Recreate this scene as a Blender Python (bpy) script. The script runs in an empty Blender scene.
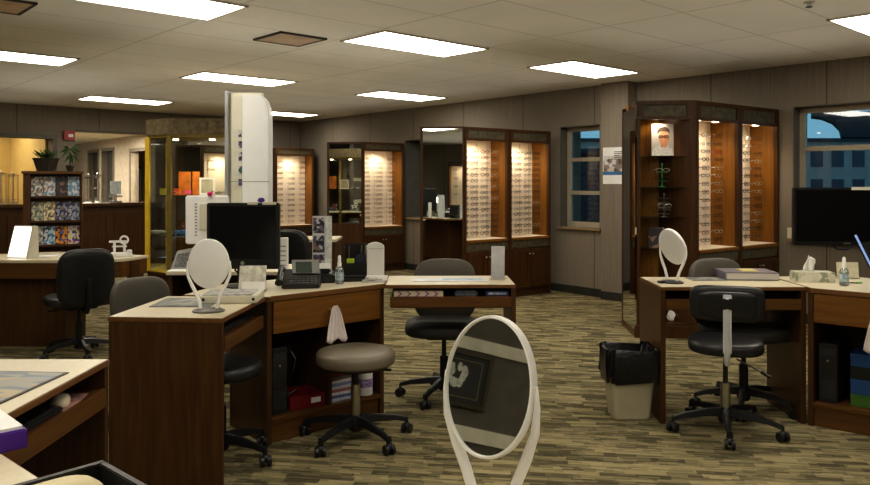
import bpy, bmesh, math, random
from mathutils import Vector, Matrix
random.seed(7)
R = math.radians
PI = math.pi
col = bpy.context.scene.collection
H, CY, FL, CEIL = 1.43, 182.0, 750.0, 2.63

# ------------------------------------------------------------------ measuring aids
def PX(x, Y): return (x - 435.0) * Y / FL
def PZ(y, Y): return H - (y - CY) * Y / FL
def P(x, y, Y): return Vector((PX(x, Y), Y, PZ(y, Y)))

# ------------------------------------------------------------------ materials
MATS = {}
def nodes(name):
    m = bpy.data.materials.new(name); m.use_nodes = True
    nt = m.node_tree
    for n in list(nt.nodes): nt.nodes.remove(n)
    out = nt.nodes.new('ShaderNodeOutputMaterial')
    return m, nt, out
def N(nt, t, **kw):
    n = nt.nodes.new(t)
    for k, v in kw.items(): setattr(n, k, v)
    return n
def L(nt, a, b): nt.links.new(a, b)
def c4(c): return (c[0], c[1], c[2], 1.0)
def ramp(nt, stops, interp='LINEAR'):
    r = N(nt, 'ShaderNodeValToRGB'); r.color_ramp.interpolation = interp
    e = r.color_ramp.elements
    while len(e) < len(stops): e.new(0.5)
    for i, (p, c) in enumerate(stops): e[i].position = p; e[i].color = c4(c)
    return r
def M(name, color, rough=0.5, metal=0.0, var=0.12, scale=8.0, stretch=(1, 1, 1), bump=0.0, spec=0.5,
      emit=None, estr=0.0, coat=0.0):
    if name in MATS: return MATS[name]
    m, nt, out = nodes(name)
    b = N(nt, 'ShaderNodeBsdfPrincipled')
    b.inputs['Roughness'].default_value = rough; b.inputs['Metallic'].default_value = metal
    b.inputs['Specular IOR Level'].default_value = spec
    b.inputs['Coat Weight'].default_value = coat
    tc = N(nt, 'ShaderNodeTexCoord'); mp = N(nt, 'ShaderNodeMapping'); mp.inputs['Scale'].default_value = stretch
    nz = N(nt, 'ShaderNodeTexNoise'); nz.inputs['Scale'].default_value = scale; nz.inputs['Detail'].default_value = 4
    L(nt, tc.outputs['Object'], mp.inputs['Vector']); L(nt, mp.outputs[0], nz.inputs['Vector'])
    lo = [max(0, c * (1 - var)) for c in color]; hi = [min(1, c * (1 + var)) for c in color]
    r = ramp(nt, [(0.3, lo), (0.7, hi)]); L(nt, nz.outputs['Fac'], r.inputs[0]); L(nt, r.outputs[0], b.inputs['Base Color'])
    if bump:
        bp = N(nt, 'ShaderNodeBump'); bp.inputs['Strength'].default_value = bump; bp.inputs['Distance'].default_value = .01
        L(nt, nz.outputs['Fac'], bp.inputs['Height']); L(nt, bp.outputs[0], b.inputs['Normal'])
    if emit:
        b.inputs['Emission Color'].default_value = c4(emit); b.inputs['Emission Strength'].default_value = estr
    L(nt, b.outputs[0], out.inputs[0]); MATS[name] = m; return m
def wood(name, a, b_, rough=0.38, axis=2):
    if name in MATS: return MATS[name]
    m, nt, out = nodes(name); b = N(nt, 'ShaderNodeBsdfPrincipled'); b.inputs['Roughness'].default_value = rough
    b.inputs['Specular IOR Level'].default_value = .35
    tc = N(nt, 'ShaderNodeTexCoord'); mp = N(nt, 'ShaderNodeMapping')
    s = [26, 26, 26]; s[axis] = 1.6; mp.inputs['Scale'].default_value = s
    L(nt, tc.outputs['Object'], mp.inputs['Vector'])
    nz = N(nt, 'ShaderNodeTexNoise'); nz.inputs['Scale'].default_value = 1.6; nz.inputs['Detail'].default_value = 6
    nz.inputs['Distortion'].default_value = .6
    L(nt, mp.outputs[0], nz.inputs['Vector'])
    r = ramp(nt, [(0.3, a), (0.7, b_)]); L(nt, nz.outputs['Fac'], r.inputs[0]); L(nt, r.outputs[0], b.inputs['Base Color'])
    L(nt, b.outputs[0], out.inputs[0]); MATS[name] = m; return m
def printed(name, cols, scale=14.0, rough=0.4, emit=0.0):
    if name in MATS: return MATS[name]
    m, nt, out = nodes(name); b = N(nt, 'ShaderNodeBsdfPrincipled'); b.inputs['Roughness'].default_value = rough
    tc = N(nt, 'ShaderNodeTexCoord'); v = N(nt, 'ShaderNodeTexVoronoi'); v.inputs['Scale'].default_value = scale
    L(nt, tc.outputs['Object'], v.inputs['Vector'])
    sep = N(nt, 'ShaderNodeSeparateColor'); L(nt, v.outputs['Color'], sep.inputs[0])
    r = ramp(nt, [(i / len(cols), c) for i, c in enumerate(cols)], 'CONSTANT'); L(nt, sep.outputs[0], r.inputs[0])
    L(nt, r.outputs[0], b.inputs['Base Color'])
    L(nt, b.outputs[0], out.inputs[0]); MATS[name] = m; return m
def glassy(name, tint=(1, 1, 1), refl=0.09, rough=0.02):
    if name in MATS: return MATS[name]
    m, nt, out = nodes(name)
    t = N(nt, 'ShaderNodeBsdfTransparent'); t.inputs[0].default_value = c4(tint)
    g = N(nt, 'ShaderNodeBsdfGlossy'); g.inputs['Roughness'].default_value = rough
    mx = N(nt, 'ShaderNodeMixShader')
    lw = N(nt, 'ShaderNodeLayerWeight'); lw.inputs[0].default_value = .25
    mm = N(nt, 'ShaderNodeMath', operation='MULTIPLY_ADD'); mm.inputs[1].default_value = .5; mm.inputs[2].default_value = refl * .5
    L(nt, lw.outputs['Fresnel'], mm.inputs[0]); L(nt, mm.outputs[0], mx.inputs[0])
    L(nt, t.outputs[0], mx.inputs[1]); L(nt, g.outputs[0], mx.inputs[2]); L(nt, mx.outputs[0], out.inputs[0])
    MATS[name] = m; return m
def emissive(name, c, s):
    if name in MATS: return MATS[name]
    m, nt, out = nodes(name); e = N(nt, 'ShaderNodeEmission'); e.inputs[0].default_value = c4(c); e.inputs[1].default_value = s
    L(nt, e.outputs[0], out.inputs[0]); MATS[name] = m; return m

W_DARK = wood('dark_walnut', (.050, .020, .0065), (.092, .040, .012))
W_DESK = wood('desk_walnut', (.052, .023, .008), (.092, .043, .014))
W_DESKX = wood('desk_walnut_side', (.085, .038, .010), (.145, .066, .018), axis=0)
W_LIT = wood('lit_walnut', (.16, .066, .008), (.28, .120, .016))  # cabinet wood with the display light put into its brighter colour
W_EDGE = wood('edge_wood', (.12, .055, .018), (.19, .09, .032), axis=0)
LAM = M('cream_laminate', (.62, .55, .40), .35, var=.05, scale=60)
BLACK = M('black_plastic', (.012, .012, .013), .4, var=.2)
BLACKM = M('black_satin', (.018, .018, .018), .3, var=.2)
VINYLB = M('black_vinyl', (.020, .020, .022), .38, var=.2, scale=30, bump=.05)
GREYF = M('grey_upholstery', (.085, .076, .060), .55, var=.12, scale=90, bump=.1)
CHAR = M('charcoal_upholstery', (.030, .028, .025), .6, var=.15, scale=90, bump=.1)
TAUPE = M('taupe_vinyl', (.17, .145, .105), .42, var=.06, scale=40)
CHROME = M('chrome', (.85, .88, .95), .3, .45, var=.05)
STEEL = M('brushed_steel', (.52, .50, .45), .3, 1.0, var=.08)
BRASS = M('polished_brass', (.85, .58, .05), .4, .15, var=.1)
BRASSD = M('aged_brass', (.26, .19, .05), .4, .4, var=.15)
WHITE = M('white_plastic', (.88, .87, .84), .35, var=.03)
CREAMW = M('warm_white_plastic', (.66, .62, .50), .4, var=.04)
PAPER = M('white_paper', (.80, .80, .78), .7, var=.04)
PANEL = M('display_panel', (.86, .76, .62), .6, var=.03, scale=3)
STONE = M('bronze_laminate', (.085, .072, .040), .5, var=.45, scale=22)
STONE2 = M('tan_laminate', (.17, .13, .065), .55, var=.4, scale=22)
GLASS = glassy('clear_glass')
GLASSG = glassy('green_tinted_glass', (.96, .99, .96), .06)
MIRROR = M('mirror_silver', (.82, .85, .83), .015, 1.0, var=.0)
TRIMG = M('bronze_trim', (.12, .105, .082), .5, var=.1)
FRAMET = M('window_alloy', (.42, .37, .28), .5, .0, var=.06)
BASEB = M('dark_baseboard', (.030, .032, .026), .6, var=.2)
CUT = {}

# ------------------------------------------------------------------ mesh builder
class MB:
    def __init__(s): s.v = []; s.f = []; s.mi = []; s.m = 0
    def add(s, vs, fs):
        o = len(s.v); s.v += [tuple(v) for v in vs]; s.f += [tuple(i + o for i in f) for f in fs]; s.mi += [s.m] * len(fs); return s
    def box(s, c, d, rz=0, rx=0, ry=0):
        mt = Matrix.Translation(Vector(c)) @ Matrix.Rotation(rz, 4, 'Z') @ Matrix.Rotation(ry, 4, 'Y') @ Matrix.Rotation(rx, 4, 'X')
        a, b, e = d[0] / 2, d[1] / 2, d[2] / 2
        vs = [mt @ Vector((x, y, z)) for z in (-e, e) for x, y in ((-a, -b), (a, -b), (a, b), (-a, b))]
        return s.add(vs, [(3, 2, 1, 0), (4, 5, 6, 7), (0, 1, 5, 4), (1, 2, 6, 5), (2, 3, 7, 6), (3, 0, 4, 7)])
    def b2(s, x0, x1, y0, y1, z0, z1): return s.box(((x0 + x1) / 2, (y0 + y1) / 2, (z0 + z1) / 2), (abs(x1 - x0), abs(y1 - y0), abs(z1 - z0)))
    def prism(s, poly, z0, z1):
        n = len(poly)
        a = sum(poly[i][0] * poly[(i + 1) % n][1] - poly[(i + 1) % n][0] * poly[i][1] for i in range(n))
        if a < 0: poly = poly[::-1]
        vs = [(x, y, z0) for x, y in poly] + [(x, y, z1) for x, y in poly]
        return s.add(vs, [tuple(range(n))[::-1], tuple(range(n, 2 * n))] + [(i, (i + 1) % n, n + (i + 1) % n, n + i) for i in range(n)])
    def frustum(s, p0, p1, z0, z1):
        n = len(p0); vs = [(x, y, z0) for x, y in p0] + [(x, y, z1) for x, y in p1]
        return s.add(vs, [tuple(range(n))[::-1], tuple(range(n, 2 * n))] + [(i, (i + 1) % n, n + (i + 1) % n, n + i) for i in range(n)])
    def xprism(s, prof, y0, y1):   # profile in x,z extruded along y
        n = len(prof); vs = [(x, y0, z) for x, z in prof] + [(x, y1, z) for x, z in prof]
        return s.add(vs, [tuple(range(n)), tuple(range(n, 2 * n))[::-1]] + [((i + 1) % n, i, n + i, n + (i + 1) % n) for i in range(n)])
    def tube(s, pts, r, n=8, closed=False):
        pts = [Vector(p) for p in pts]; rs = r if isinstance(r, (list, tuple)) else [r] * len(pts)
        k = len(pts); vs = []; up = None
        for i, p in enumerate(pts):
            if closed: t = pts[(i + 1) % k] - pts[i - 1]
            else: t = pts[min(i + 1, k - 1)] - pts[max(i - 1, 0)]
            t.normalize()
            if up is None:
                up = Vector((0, 0, 1)) if abs(t.z) < .9 else Vector((0, 1, 0))
            u = t.cross(up)
            if u.length < 1e-4: u = t.cross(Vector((1, 0, 0)))
            u.normalize(); w = u.cross(t).normalized(); up = w
            for j in range(n):
                a = 2 * PI * j / n; vs.append(p + (u * math.cos(a) + w * math.sin(a)) * rs[i])
        fs = []
        for i in range(k if closed else k - 1):
            for j in range(n):
                a = i * n + j; b = i * n + (j + 1) % n; c = ((i + 1) % k) * n + (j + 1) % n; d = ((i + 1) % k) * n + j
                fs.append((a, d, c, b))
        if not closed: fs += [tuple(range(n)), tuple(range((k - 1) * n, k * n))[::-1]]
        return s.add(vs, fs)
    def cyl(s, p0, p1, r0, r1=None, n=16): return s.tube([p0, p1], [r0, r0 if r1 is None else r1], n)
    def lathe(s, prof, c=(0, 0, 0), n=24, sx=1, sy=1):
        vs = []; k = len(prof)
        for r, z in prof:
            for j in range(n):
                a = 2 * PI * j / n; vs.append((c[0] + r * sx * math.cos(a), c[1] + r * sy * math.sin(a), c[2] + z))
        fs = [(i * n + j, i * n + (j + 1) % n, (i + 1) * n + (j + 1) % n, (i + 1) * n + j) for i in range(k - 1) for j in range(n)]
        fs += [tuple(range(n))[::-1], tuple(range((k - 1) * n, k * n))]
        return s.add(vs, fs)
    def sup(s, c, d, e1=.5, e2=.5, nu=28, nv=14, rz=0, rx=0, bend=0):
        def pw(a, e): return math.copysign(abs(a) ** e, a)
        mt = Matrix.Translation(Vector(c)) @ Matrix.Rotation(rz, 4, 'Z') @ Matrix.Rotation(rx, 4, 'X')
        vs = []
        for i in range(nv + 1):
            ph = -PI / 2 + PI * i / nv
            for j in range(nu):
                th = 2 * PI * j / nu
                x = d[0] * pw(math.cos(ph), e1) * pw(math.cos(th), e2); y = d[1] * pw(math.cos(ph), e1) * pw(math.sin(th), e2); z = d[2] * pw(math.sin(ph), e1)
                vs.append(mt @ Vector((x, y + bend * x * x, z)))
        fs = [(i * nu + j, i * nu + (j + 1) % nu, (i + 1) * nu + (j + 1) % nu, (i + 1) * nu + j) for i in range(nv) for j in range(nu)]
        return s.add(vs, fs)
    def disc(s, c, rx, rz, n=40, y=0.0, flip=False):   # ellipse facing -y
        vs = [(c[0] + rx * math.cos(2 * PI * i / n), c[1] + y, c[2] + rz * math.sin(2 * PI * i / n)) for i in range(n)]
        return s.add(vs, [tuple(range(n)) if not flip else tuple(range(n))[::-1]])
    def poly(s, pts): return s.add(pts, [tuple(range(len(pts)))])
    def build(s, name, mat, parent=None, smooth=False, bevel=0, loc=None):
        me = bpy.data.meshes.new(name); me.from_pydata(s.v, [], s.f)
        for mm in (mat if isinstance(mat, (list, tuple)) else [mat]): me.materials.append(mm)
        for p, i in zip(me.polygons, s.mi): p.material_index = i
        bm = bmesh.new(); bm.from_mesh(me)
        if bevel:
            bmesh.ops.remove_doubles(bm, verts=bm.verts, dist=1e-6)
            es = [e for e in bm.edges if len(e.link_faces) == 2 and e.calc_face_angle(0) > .5]
            bmesh.ops.bevel(bm, geom=es, offset=bevel, segments=2, affect='EDGES', clamp_overlap=True)
        bmesh.ops.recalc_face_normals(bm, faces=bm.faces)
        bm.to_mesh(me); bm.free()
        if smooth:
            for p in me.polygons: p.use_smooth = True
            try: me.set_sharp_from_angle(angle=R(50))
            except Exception: pass
        o = bpy.data.objects.new(name, me); col.objects.link(o)
        if parent: o.parent = parent
        if loc is not None: o.location = loc
        return o
def tag(o, label=None, cat=None, group=None, kind=None):
    if label: o['label'] = label
    if cat: o['category'] = cat
    if group: o['group'] = group
    if kind: o['kind'] = kind
    return o
def thing(name, label, cat, loc=(0, 0, 0), rz=0, group=None):
    o = bpy.data.objects.new(name, None); col.objects.link(o); o.empty_display_size = .1
    o.location = loc; o.rotation_euler = (0, 0, rz); return tag(o, label, cat, group)
def box_part(name, mat, parent, c, d, rz=0, bevel=0, rx=0, ry=0, smooth=False):
    return MB().box(c, d, rz, rx, ry).build(name, mat, parent, bevel=bevel, smooth=smooth)
def copy_tree(o, loc, rz, label, parent=None):
    c = o.copy(); col.objects.link(c)
    if parent is None: c.location = loc; c.rotation_euler = (0, 0, rz); c['label'] = label
    else: c.parent = parent
    for ch in list(o.children): copy_tree(ch, None, None, None, c)
    return c

# ------------------------------------------------------------------ the setting
EU = Vector((.737, .676)); EV = Vector((-.676, .737))
TH = math.atan2(EU.y, EU.x)
C0 = Vector((-2.70, 15.0))
WA = Vector((2.12, 9.22))
WB0 = Vector((2.25, 9.25)); WBD = Vector((.664, -.747))
LWD = Vector((-.722, -.692))
def LW(s): return C0 + LWD * s
def WB(t): return WB0 + WBD * t
def WAp(t): return C0 + (WA - C0) * t
room = [C0, WA, WB0, WB(10), Vector((5.6, -6.2)), Vector((-8, -6.2)), LW(10)]

def carpet():
    m, nt, out = nodes('striped_carpet'); b = N(nt, 'ShaderNodeBsdfPrincipled'); b.inputs['Roughness'].default_value = .95
    b.inputs['Specular IOR Level'].default_value = .1
    tc = N(nt, 'ShaderNodeTexCoord'); mp = N(nt, 'ShaderNodeMapping'); mp.inputs['Rotation'].default_value = (0, 0, R(8))
    L(nt, tc.outputs['Object'], mp.inputs['Vector']); sx = N(nt, 'ShaderNodeSeparateXYZ'); L(nt, mp.outputs[0], sx.inputs[0])
    def mth(op, a, bb=None):
        n = N(nt, 'ShaderNodeMath', operation=op)
        for i, q in enumerate((a, bb)):
            if q is None: continue
            if isinstance(q, (int, float)): n.inputs[i].default_value = q
            else: L(nt, q, n.inputs[i])
        return n.outputs[0]
    def layer(rowh, cell, seed):
        row = mth('FLOOR', mth('DIVIDE', sx.outputs['Y'], rowh))
        wn = N(nt, 'ShaderNodeTexWhiteNoise', noise_dimensions='1D'); L(nt, mth('ADD', row, seed), wn.inputs['W'])
        cx = mth('FLOOR', mth('ADD', mth('DIVIDE', sx.outputs['X'], cell), mth('MULTIPLY', wn.outputs['Value'], 37.0)))
        cmb = N(nt, 'ShaderNodeCombineXYZ'); L(nt, cx, cmb.inputs[0]); L(nt, row, cmb.inputs[1]); cmb.inputs[2].default_value = seed
        w2 = N(nt, 'ShaderNodeTexWhiteNoise', noise_dimensions='3D'); L(nt, cmb.outputs[0], w2.inputs['Vector'])
        return w2.outputs['Value']
    a = layer(.046, .17, 1.0); c = layer(.015, .10, 5.0)
    s = mth('ADD', mth('MULTIPLY', a, .58), mth('MULTIPLY', c, .42))
    r = ramp(nt, [(0.0, (.068, .060, .036)), (.30, (.125, .110, .064)), (.50, (.215, .185, .103)), (.68, (.31, .262, .145)), (1.0, (.42, .355, .205))])
    L(nt, s, r.inputs[0])
    nz = N(nt, 'ShaderNodeTexNoise'); nz.inputs['Scale'].default_value = 260; L(nt, tc.outputs['Object'], nz.inputs['Vector'])
    mx = N(nt, 'ShaderNodeMix', data_type='RGBA', blend_type='MULTIPLY'); mx.inputs[0].default_value = .6
    r2 = ramp(nt, [(.35, (.55, .55, .55)), (.65, (1, 1, 1))]); L(nt, nz.outputs['Fac'], r2.inputs[0])
    L(nt, r.outputs[0], mx.inputs[6]); L(nt, r2.outputs[0], mx.inputs[7]); L(nt, mx.outputs[2], b.inputs['Base Color'])
    bp = N(nt, 'ShaderNodeBump'); bp.inputs['Strength'].default_value = .3; bp.inputs['Distance'].default_value = .01
    L(nt, nz.outputs['Fac'], bp.inputs['Height']); L(nt, bp.outputs[0], b.inputs['Normal']); L(nt, b.outputs[0], out.inputs[0]); return m
def ceiling_mat():
    m, nt, out = nodes('ceiling_tiles'); b = N(nt, 'ShaderNodeBsdfPrincipled'); b.inputs['Roughness'].default_value = .9
    tc = N(nt, 'ShaderNodeTexCoord'); sx = N(nt, 'ShaderNodeSeparateXYZ'); L(nt, tc.outputs['Object'], sx.inputs[0])
    def line(o, step, w, off):
        a = N(nt, 'ShaderNodeMath', operation='ADD'); L(nt, o, a.inputs[0]); a.inputs[1].default_value = off + 100 * step
        p = N(nt, 'ShaderNodeMath', operation='MODULO'); L(nt, a.outputs[0], p.inputs[0]); p.inputs[1].default_value = step
        q = N(nt, 'ShaderNodeMath', operation='LESS_THAN'); L(nt, p.outputs[0], q.inputs[0]); q.inputs[1].default_value = w; return q.outputs[0]
    a = line(sx.outputs['X'], 1.21, .022, -1.24); c = line(sx.outputs['Y'], .62, .018, -2.10)
    mxx = N(nt, 'ShaderNodeMath', operation='MAXIMUM'); L(nt, a, mxx.inputs[0]); L(nt, c, mxx.inputs[1])
    nz = N(nt, 'ShaderNodeTexNoise'); nz.inputs['Scale'].default_value = 1.3; L(nt, tc.outputs['Object'], nz.inputs['Vector'])
    r = ramp(nt, [(.3, (.74, .71, .64)), (.7, (.80, .77, .70))]); L(nt, nz.outputs['Fac'], r.inputs[0])
    mx = N(nt, 'ShaderNodeMix', data_type='RGBA'); L(nt, mxx.outputs[0], mx.inputs[0]); L(nt, r.outputs[0], mx.inputs[6]); mx.inputs[7].default_value = (.60, .57, .50, 1)
    L(nt, mx.outputs[2], b.inputs['Base Color']); L(nt, b.outputs[0], out.inputs[0]); return m
def wall_mat(name, color, seam=1.22):
    m, nt, out = nodes(name); b = N(nt, 'ShaderNodeBsdfPrincipled'); b.inputs['Roughness'].default_value = .85
    tc = N(nt, 'ShaderNodeTexCoord'); mp = N(nt, 'ShaderNodeMapping'); mp.inputs['Scale'].default_value = (60, 60, 1.2)
    L(nt, tc.outputs['Object'], mp.inputs['Vector']); nz = N(nt, 'ShaderNodeTexNoise'); nz.inputs['Scale'].default_value = 1.5; nz.inputs['Detail'].default_value = 5
    L(nt, mp.outputs[0], nz.inputs['Vector'])
    r = ramp(nt, [(.3, [q * .86 for q in color]), (.7, [q * 1.12 for q in color])]); L(nt, nz.outputs['Fac'], r.inputs[0])
    sx = N(nt, 'ShaderNodeSeparateXYZ'); L(nt, tc.outputs['Object'], sx.inputs[0])
    a = N(nt, 'ShaderNodeMath', operation='MODULO'); ad = N(nt, 'ShaderNodeMath', operation='ADD'); L(nt, sx.outputs['X'], ad.inputs[0]); ad.inputs[1].default_value = 60 * seam
    L(nt, ad.outputs[0], a.inputs[0]); a.inputs[1].default_value = seam
    q = N(nt, 'ShaderNodeMath', operation='LESS_THAN'); L(nt, a.outputs[0], q.inputs[0]); q.inputs[1].default_value = .014
    mx = N(nt, 'ShaderNodeMix', data_type='RGBA'); L(nt, q.outputs[0], mx.inputs[0]); L(nt, r.outputs[0], mx.inputs[6]); mx.inputs[7].default_value = c4([z * .45 for z in color])
    L(nt, mx.outputs[2], b.inputs['Base Color']); L(nt, b.outputs[0], out.inputs[0]); return m
WALLM = wall_mat('taupe_wall_panels', (.235, .200, .158))
YELLOW = M('yellow_paint', (.58, .42, .15), .8, var=.05)

fl = MB().prism([(-9.5, -6.5), (-9.5, 24), (-1, 24), (12, 12), (12, -6.5)], -.05, 0).build('floor', carpet()); tag(fl, kind='structure')
cm = MB()
inv = Matrix.Rotation(-TH, 2)
cm.prism([tuple(inv @ p) for p in room], 0, .06)
ce = cm.build('ceiling', ceiling_mat()); ce.location = (0, 0, CEIL); ce.rotation_euler = (0, 0, TH); tag(ce, kind='structure')

def wall(name, p0, p1, mat, z0=0, z1=CEIL, th=.22, opens=(), side=1, kind='structure'):
    """wall whose room face is the line p0->p1; thickness on the far side (side*left normal)"""
    p0 = Vector(p0); p1 = Vector(p1); d = (p1 - p0); ln = d.length; ang = math.atan2(d.y, d.x)
    mb = MB(); x = 0
    y0, y1 = (0, th) if side > 0 else (-th, 0)
    for (a, b, za, zb) in sorted(opens):
        if a > x: mb.b2(x, a, y0, y1, z0, z1)
        if za > z0: mb.b2(a, b, y0, y1, z0, za)
        if zb < z1: mb.b2(a, b, y0, y1, zb, z1)
        x = b
    if x < ln: mb.b2(x, ln, y0, y1, z0, z1)
    o = mb.build(name, mat); o.location = (p0.x, p0.y, 0); o.rotation_euler = (0, 0, ang)
    if kind: tag(o, kind=kind)
    return o
def on_line(p0, p1, px):
    """distance along p0->p1 where the picture column px crosses it"""
    r = (px - 435) / FL; p0 = Vector(p0); p1 = Vector(p1); d = (p1 - p0).normalized()
    return (r * p0.y - p0.x) / (d.x - r * d.y)
# right wall, far portion with two windows
wa_len = (WA - C0).length
w2a = on_line(C0, WA, 405); w2b = w2a + 1.05
w1a = on_line(C0, WA, 560); w1b = wa_len - .12
wall('wall_right', C0, WA, WALLM, th=.42, opens=[(w2a, w2b, .85, 2.12), (w1a, w1b, .85, 2.15)])
wbl = (WB(10) - WB0).length
w3a = on_line(WB0, WB(10), 793)
wall('wall_right', WB0, WB(10), WALLM, opens=[(w3a, w3a + 2.6, .85, 2.2)])
wall('wall_left', LW(10), C0, WALLM, opens=[(10 - 6.9, 10 - 4.60, 1.06, 2.11), (10 - 4.27, 10 - 2.95, 1.06, 2.24)])
wall('wall_near_right', WB(10), (5.6, -6.2), WALLM)
wall('wall_back', (5.6, -6.2), (-8, -6.2), WALLM)
wall('wall_near_left', (-8, -6.2), LW(10), WALLM)
# column
cmb = MB(); ca = Vector((2.03, 9.17)); cb = Vector((2.29, 8.90)); nb = Vector((.72, .69)) * .42
o = cmb.prism([tuple(ca), tuple(cb), tuple(cb + nb), tuple(ca + nb)], 0, CEIL).build('wall_pillar', WALLM); tag(o, kind='structure')
def strip(name, p0, p1, z0, z1, out, mat):
    p0 = Vector(p0); p1 = Vector(p1); d = p1 - p0; ang = math.atan2(d.y, d.x)
    o = MB().b2(0, d.length, -out, 0.0, z0, z1).build(name, mat); o.location = (p0.x, p0.y, 0); o.rotation_euler = (0, 0, ang); return tag(o, kind='structure')
strip('baseboard_right', C0, WA, 0, .1, .015, BASEB)
strip('baseboard_right', ca, cb, 0, .1, .012, BASEB)
strip('baseboard_right', WB0, WB(10), 0, .1, .015, BASEB)
strip('baseboard_left', LW(2.9), C0, 0, .1, .015, BASEB)

def window(name, p0, p1, s0, s1, z0, z1, bars, inset=.16):
    p0 = Vector(p0); p1 = Vector(p1); d = (p1 - p0).normalized(); ang = math.atan2(d.y, d.x)
    e = bpy.data.objects.new(name, None); col.objects.link(e); e.location = (p0.x, p0.y, 0); e.rotation_euler = (0, 0, ang); tag(e, kind='structure')
    f = MB(); t = .065
    f.b2(s0, s1, inset - .03, inset + .03, z1 - t, z1); f.b2(s0, s1, inset - .03, inset + .03, z0, z0 + t)
    f.b2(s0, s0 + t, inset - .03, inset + .03, z0, z1); f.b2(s1 - t, s1, inset - .03, inset + .03, z0, z1)
    for b in bars: f.b2(s0, s1, inset - .03, inset + .03, b - .025, b + .025)
    f.build('window_frame', FRAMET, e, bevel=.004)
    MB().b2(s0 + t, s1 - t, inset - .004, inset + .004, z0 + t, z1 - t).build('pane', glassy('window_glass', (.82, .88, .9), .10), e)
    MB().b2(s0 - .03, s1 + .03, -.035, inset - .03, z0 - .03, z0).build('window_sill', M('sill_laminate', (.30, .22, .12), .4), e, bevel=.004)
    tr = MB(); tr.b2(s0 + .002, s0 + .012, .0, inset, z0, z1); tr.b2(s0, s1, .0, inset, z1 - .012, z1 - .002); tr.build('reveal_lining', TRIMG, e)
    return e
window('window_1', C0, WA, w1a, w1b, .85, 2.15, [1.29, 1.72])
window('window_2', C0, WA, w2a, w2b, .85, 2.12, [1.29, 1.72], .36)
window('window_3', WB0, WB(10), w3a, w3a + 2.6, .85, 2.2, [1.77])

# reception half wall and hatch trims on the left wall
hw = thing('reception_counter', 'dark wood panelled reception counter below the openings in the left wall', 'counter', (LW(6.95).x, LW(6.95).y, 0), math.atan2(-LWD.y, -LWD.x))
MB().b2(0, 4.05, -.10, -.005, 0, 1.03).build('front_panel', W_DARK, hw)
mb = MB()
for i in range(5):
    x0 = .1 + i * .79
    for a, b, c, d in ((x0, x0 + .69, .90, .93), (x0, x0 + .69, .15, .18), (x0, x0 + .03, .18, .90), (x0 + .66, x0 + .69, .18, .90)): mb.b2(a, b, -.115, -.10, c, d)
mb.build('raised_moulding', W_DESK, hw)
MB().b2(-.02, 4.07, -.16, -.003, 1.035, 1.085).build('countertop', W_DARK, hw, bevel=.004)
for a_, b_ in ((6.9, 4.60), (4.27, 2.95)):
    o = MB().b2(.004, a_ - b_ - .004, .0, .26, 1.061, 1.085).build('trim_4', W_DARK); o.location = (LW(a_).x, LW(a_).y, 0); o.rotation_euler = (0, 0, math.atan2(-LWD.y, -LWD.x)); tag(o, kind='structure')
def frame_trim(name, s0, s1, z0, z1, w=.06):
    mb = MB(); a, b = 10 - s1, 10 - s0
    mb.b2(a - w, b + w, -.02, .0, z1, z1 + w); mb.b2(a - w, a, -.02, .0, z0, z1); mb.b2(b, b + w, -.02, .0, z0, z1)
    o = mb.build(name, TRIMG); o.location = (LW(10).x, LW(10).y, 0); o.rotation_euler = (0, 0, math.atan2(-LWD.y, -LWD.x)); tag(o, kind='structure')
frame_trim('trim_1', 4.60, 6.9, 1.09, 2.11)
# yellow room behind first hatch, corridor behind the second
up = Vector((-.692, .722)) # outward normal of left wall
def LO(s, o): return LW(s) + up * o
wall('wall_yellow_room', LO(7.5, 2.2), LO(4.5, 2.2), YELLOW, z1=2.5, th=.1)
wall('wall_partition', LO(4.45, .24), LO(4.45, 2.2), WALLM, z1=2.5, th=.1)
wall('wall_yellow_side', LO(7.5, .24), LO(7.5, 2.2), YELLOW, z1=2.5, th=.1)
o = MB().prism([tuple(LO(7.6, .22)), tuple(LO(4.4, .22)), tuple(LO(4.4, 2.4)), tuple(LO(7.6, 2.4))], 2.5, 2.55).build('ceiling_hatch_room', M('plain_ceiling', (.6, .56, .46), .9)); tag(o, kind='structure')
CW0 = Vector((-9.6, 19.5)); CW1 = Vector((-4.35, 13.2))
def cs(px): return on_line(CW0, CW1, px)
corr_op = [(cs(89), cs(98.5), 0, 2.12), (cs(103), cs(113.5), 0, 2.12), (cs(131), cs(147), 0, 2.05)]
wall('wall_corridor', CW0, CW1, M('corridor_paint', (.36, .31, .25), .85), z1=2.4, th=.15, opens=corr_op)
o = MB().prism([tuple(LO(4.4, .22)), tuple(LO(1.6, .22)), (-4.0, 13.6), (-9.6, 19.8), (-11, 16)], 2.38, 2.42).build('ceiling_corridor', M('plain_ceiling', (.6, .56, .46), .9)); tag(o, kind='structure')
for k, (a, b, z0, z1) in enumerate(corr_op):
    d = (CW1 - CW0).normalized(); e = bpy.data.objects.new('door_%d' % (k + 1), None); col.objects.link(e)
    e.location = (CW0.x, CW0.y, 0); e.rotation_euler = (0, 0, math.atan2(d.y, d.x)); tag(e, kind='structure')
    t = .07; f = MB(); f.b2(a - t, b + t, -.02, .14, z1, z1 + t); f.b2(a - t, a, -.02, .14, 0, z1); f.b2(b, b + t, -.02, .14, 0, z1); f.build('door_frame', TRIMG, e)
    if k < 2: MB().b2(a, b, .09, .13, 0, z1).build('door_leaf', M('dark_door', (.035, .034, .032), .6), e)
YN = Vector((.768, .64)) * 1.0
wall('wall_far_yellow', CW0 + YN, CW1 + YN, YELLOW, z1=2.4, th=.1)
o = strip('trim_2', LW(4.27), LW(2.95), 2.24, 2.27, .012, TRIMG)

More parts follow.
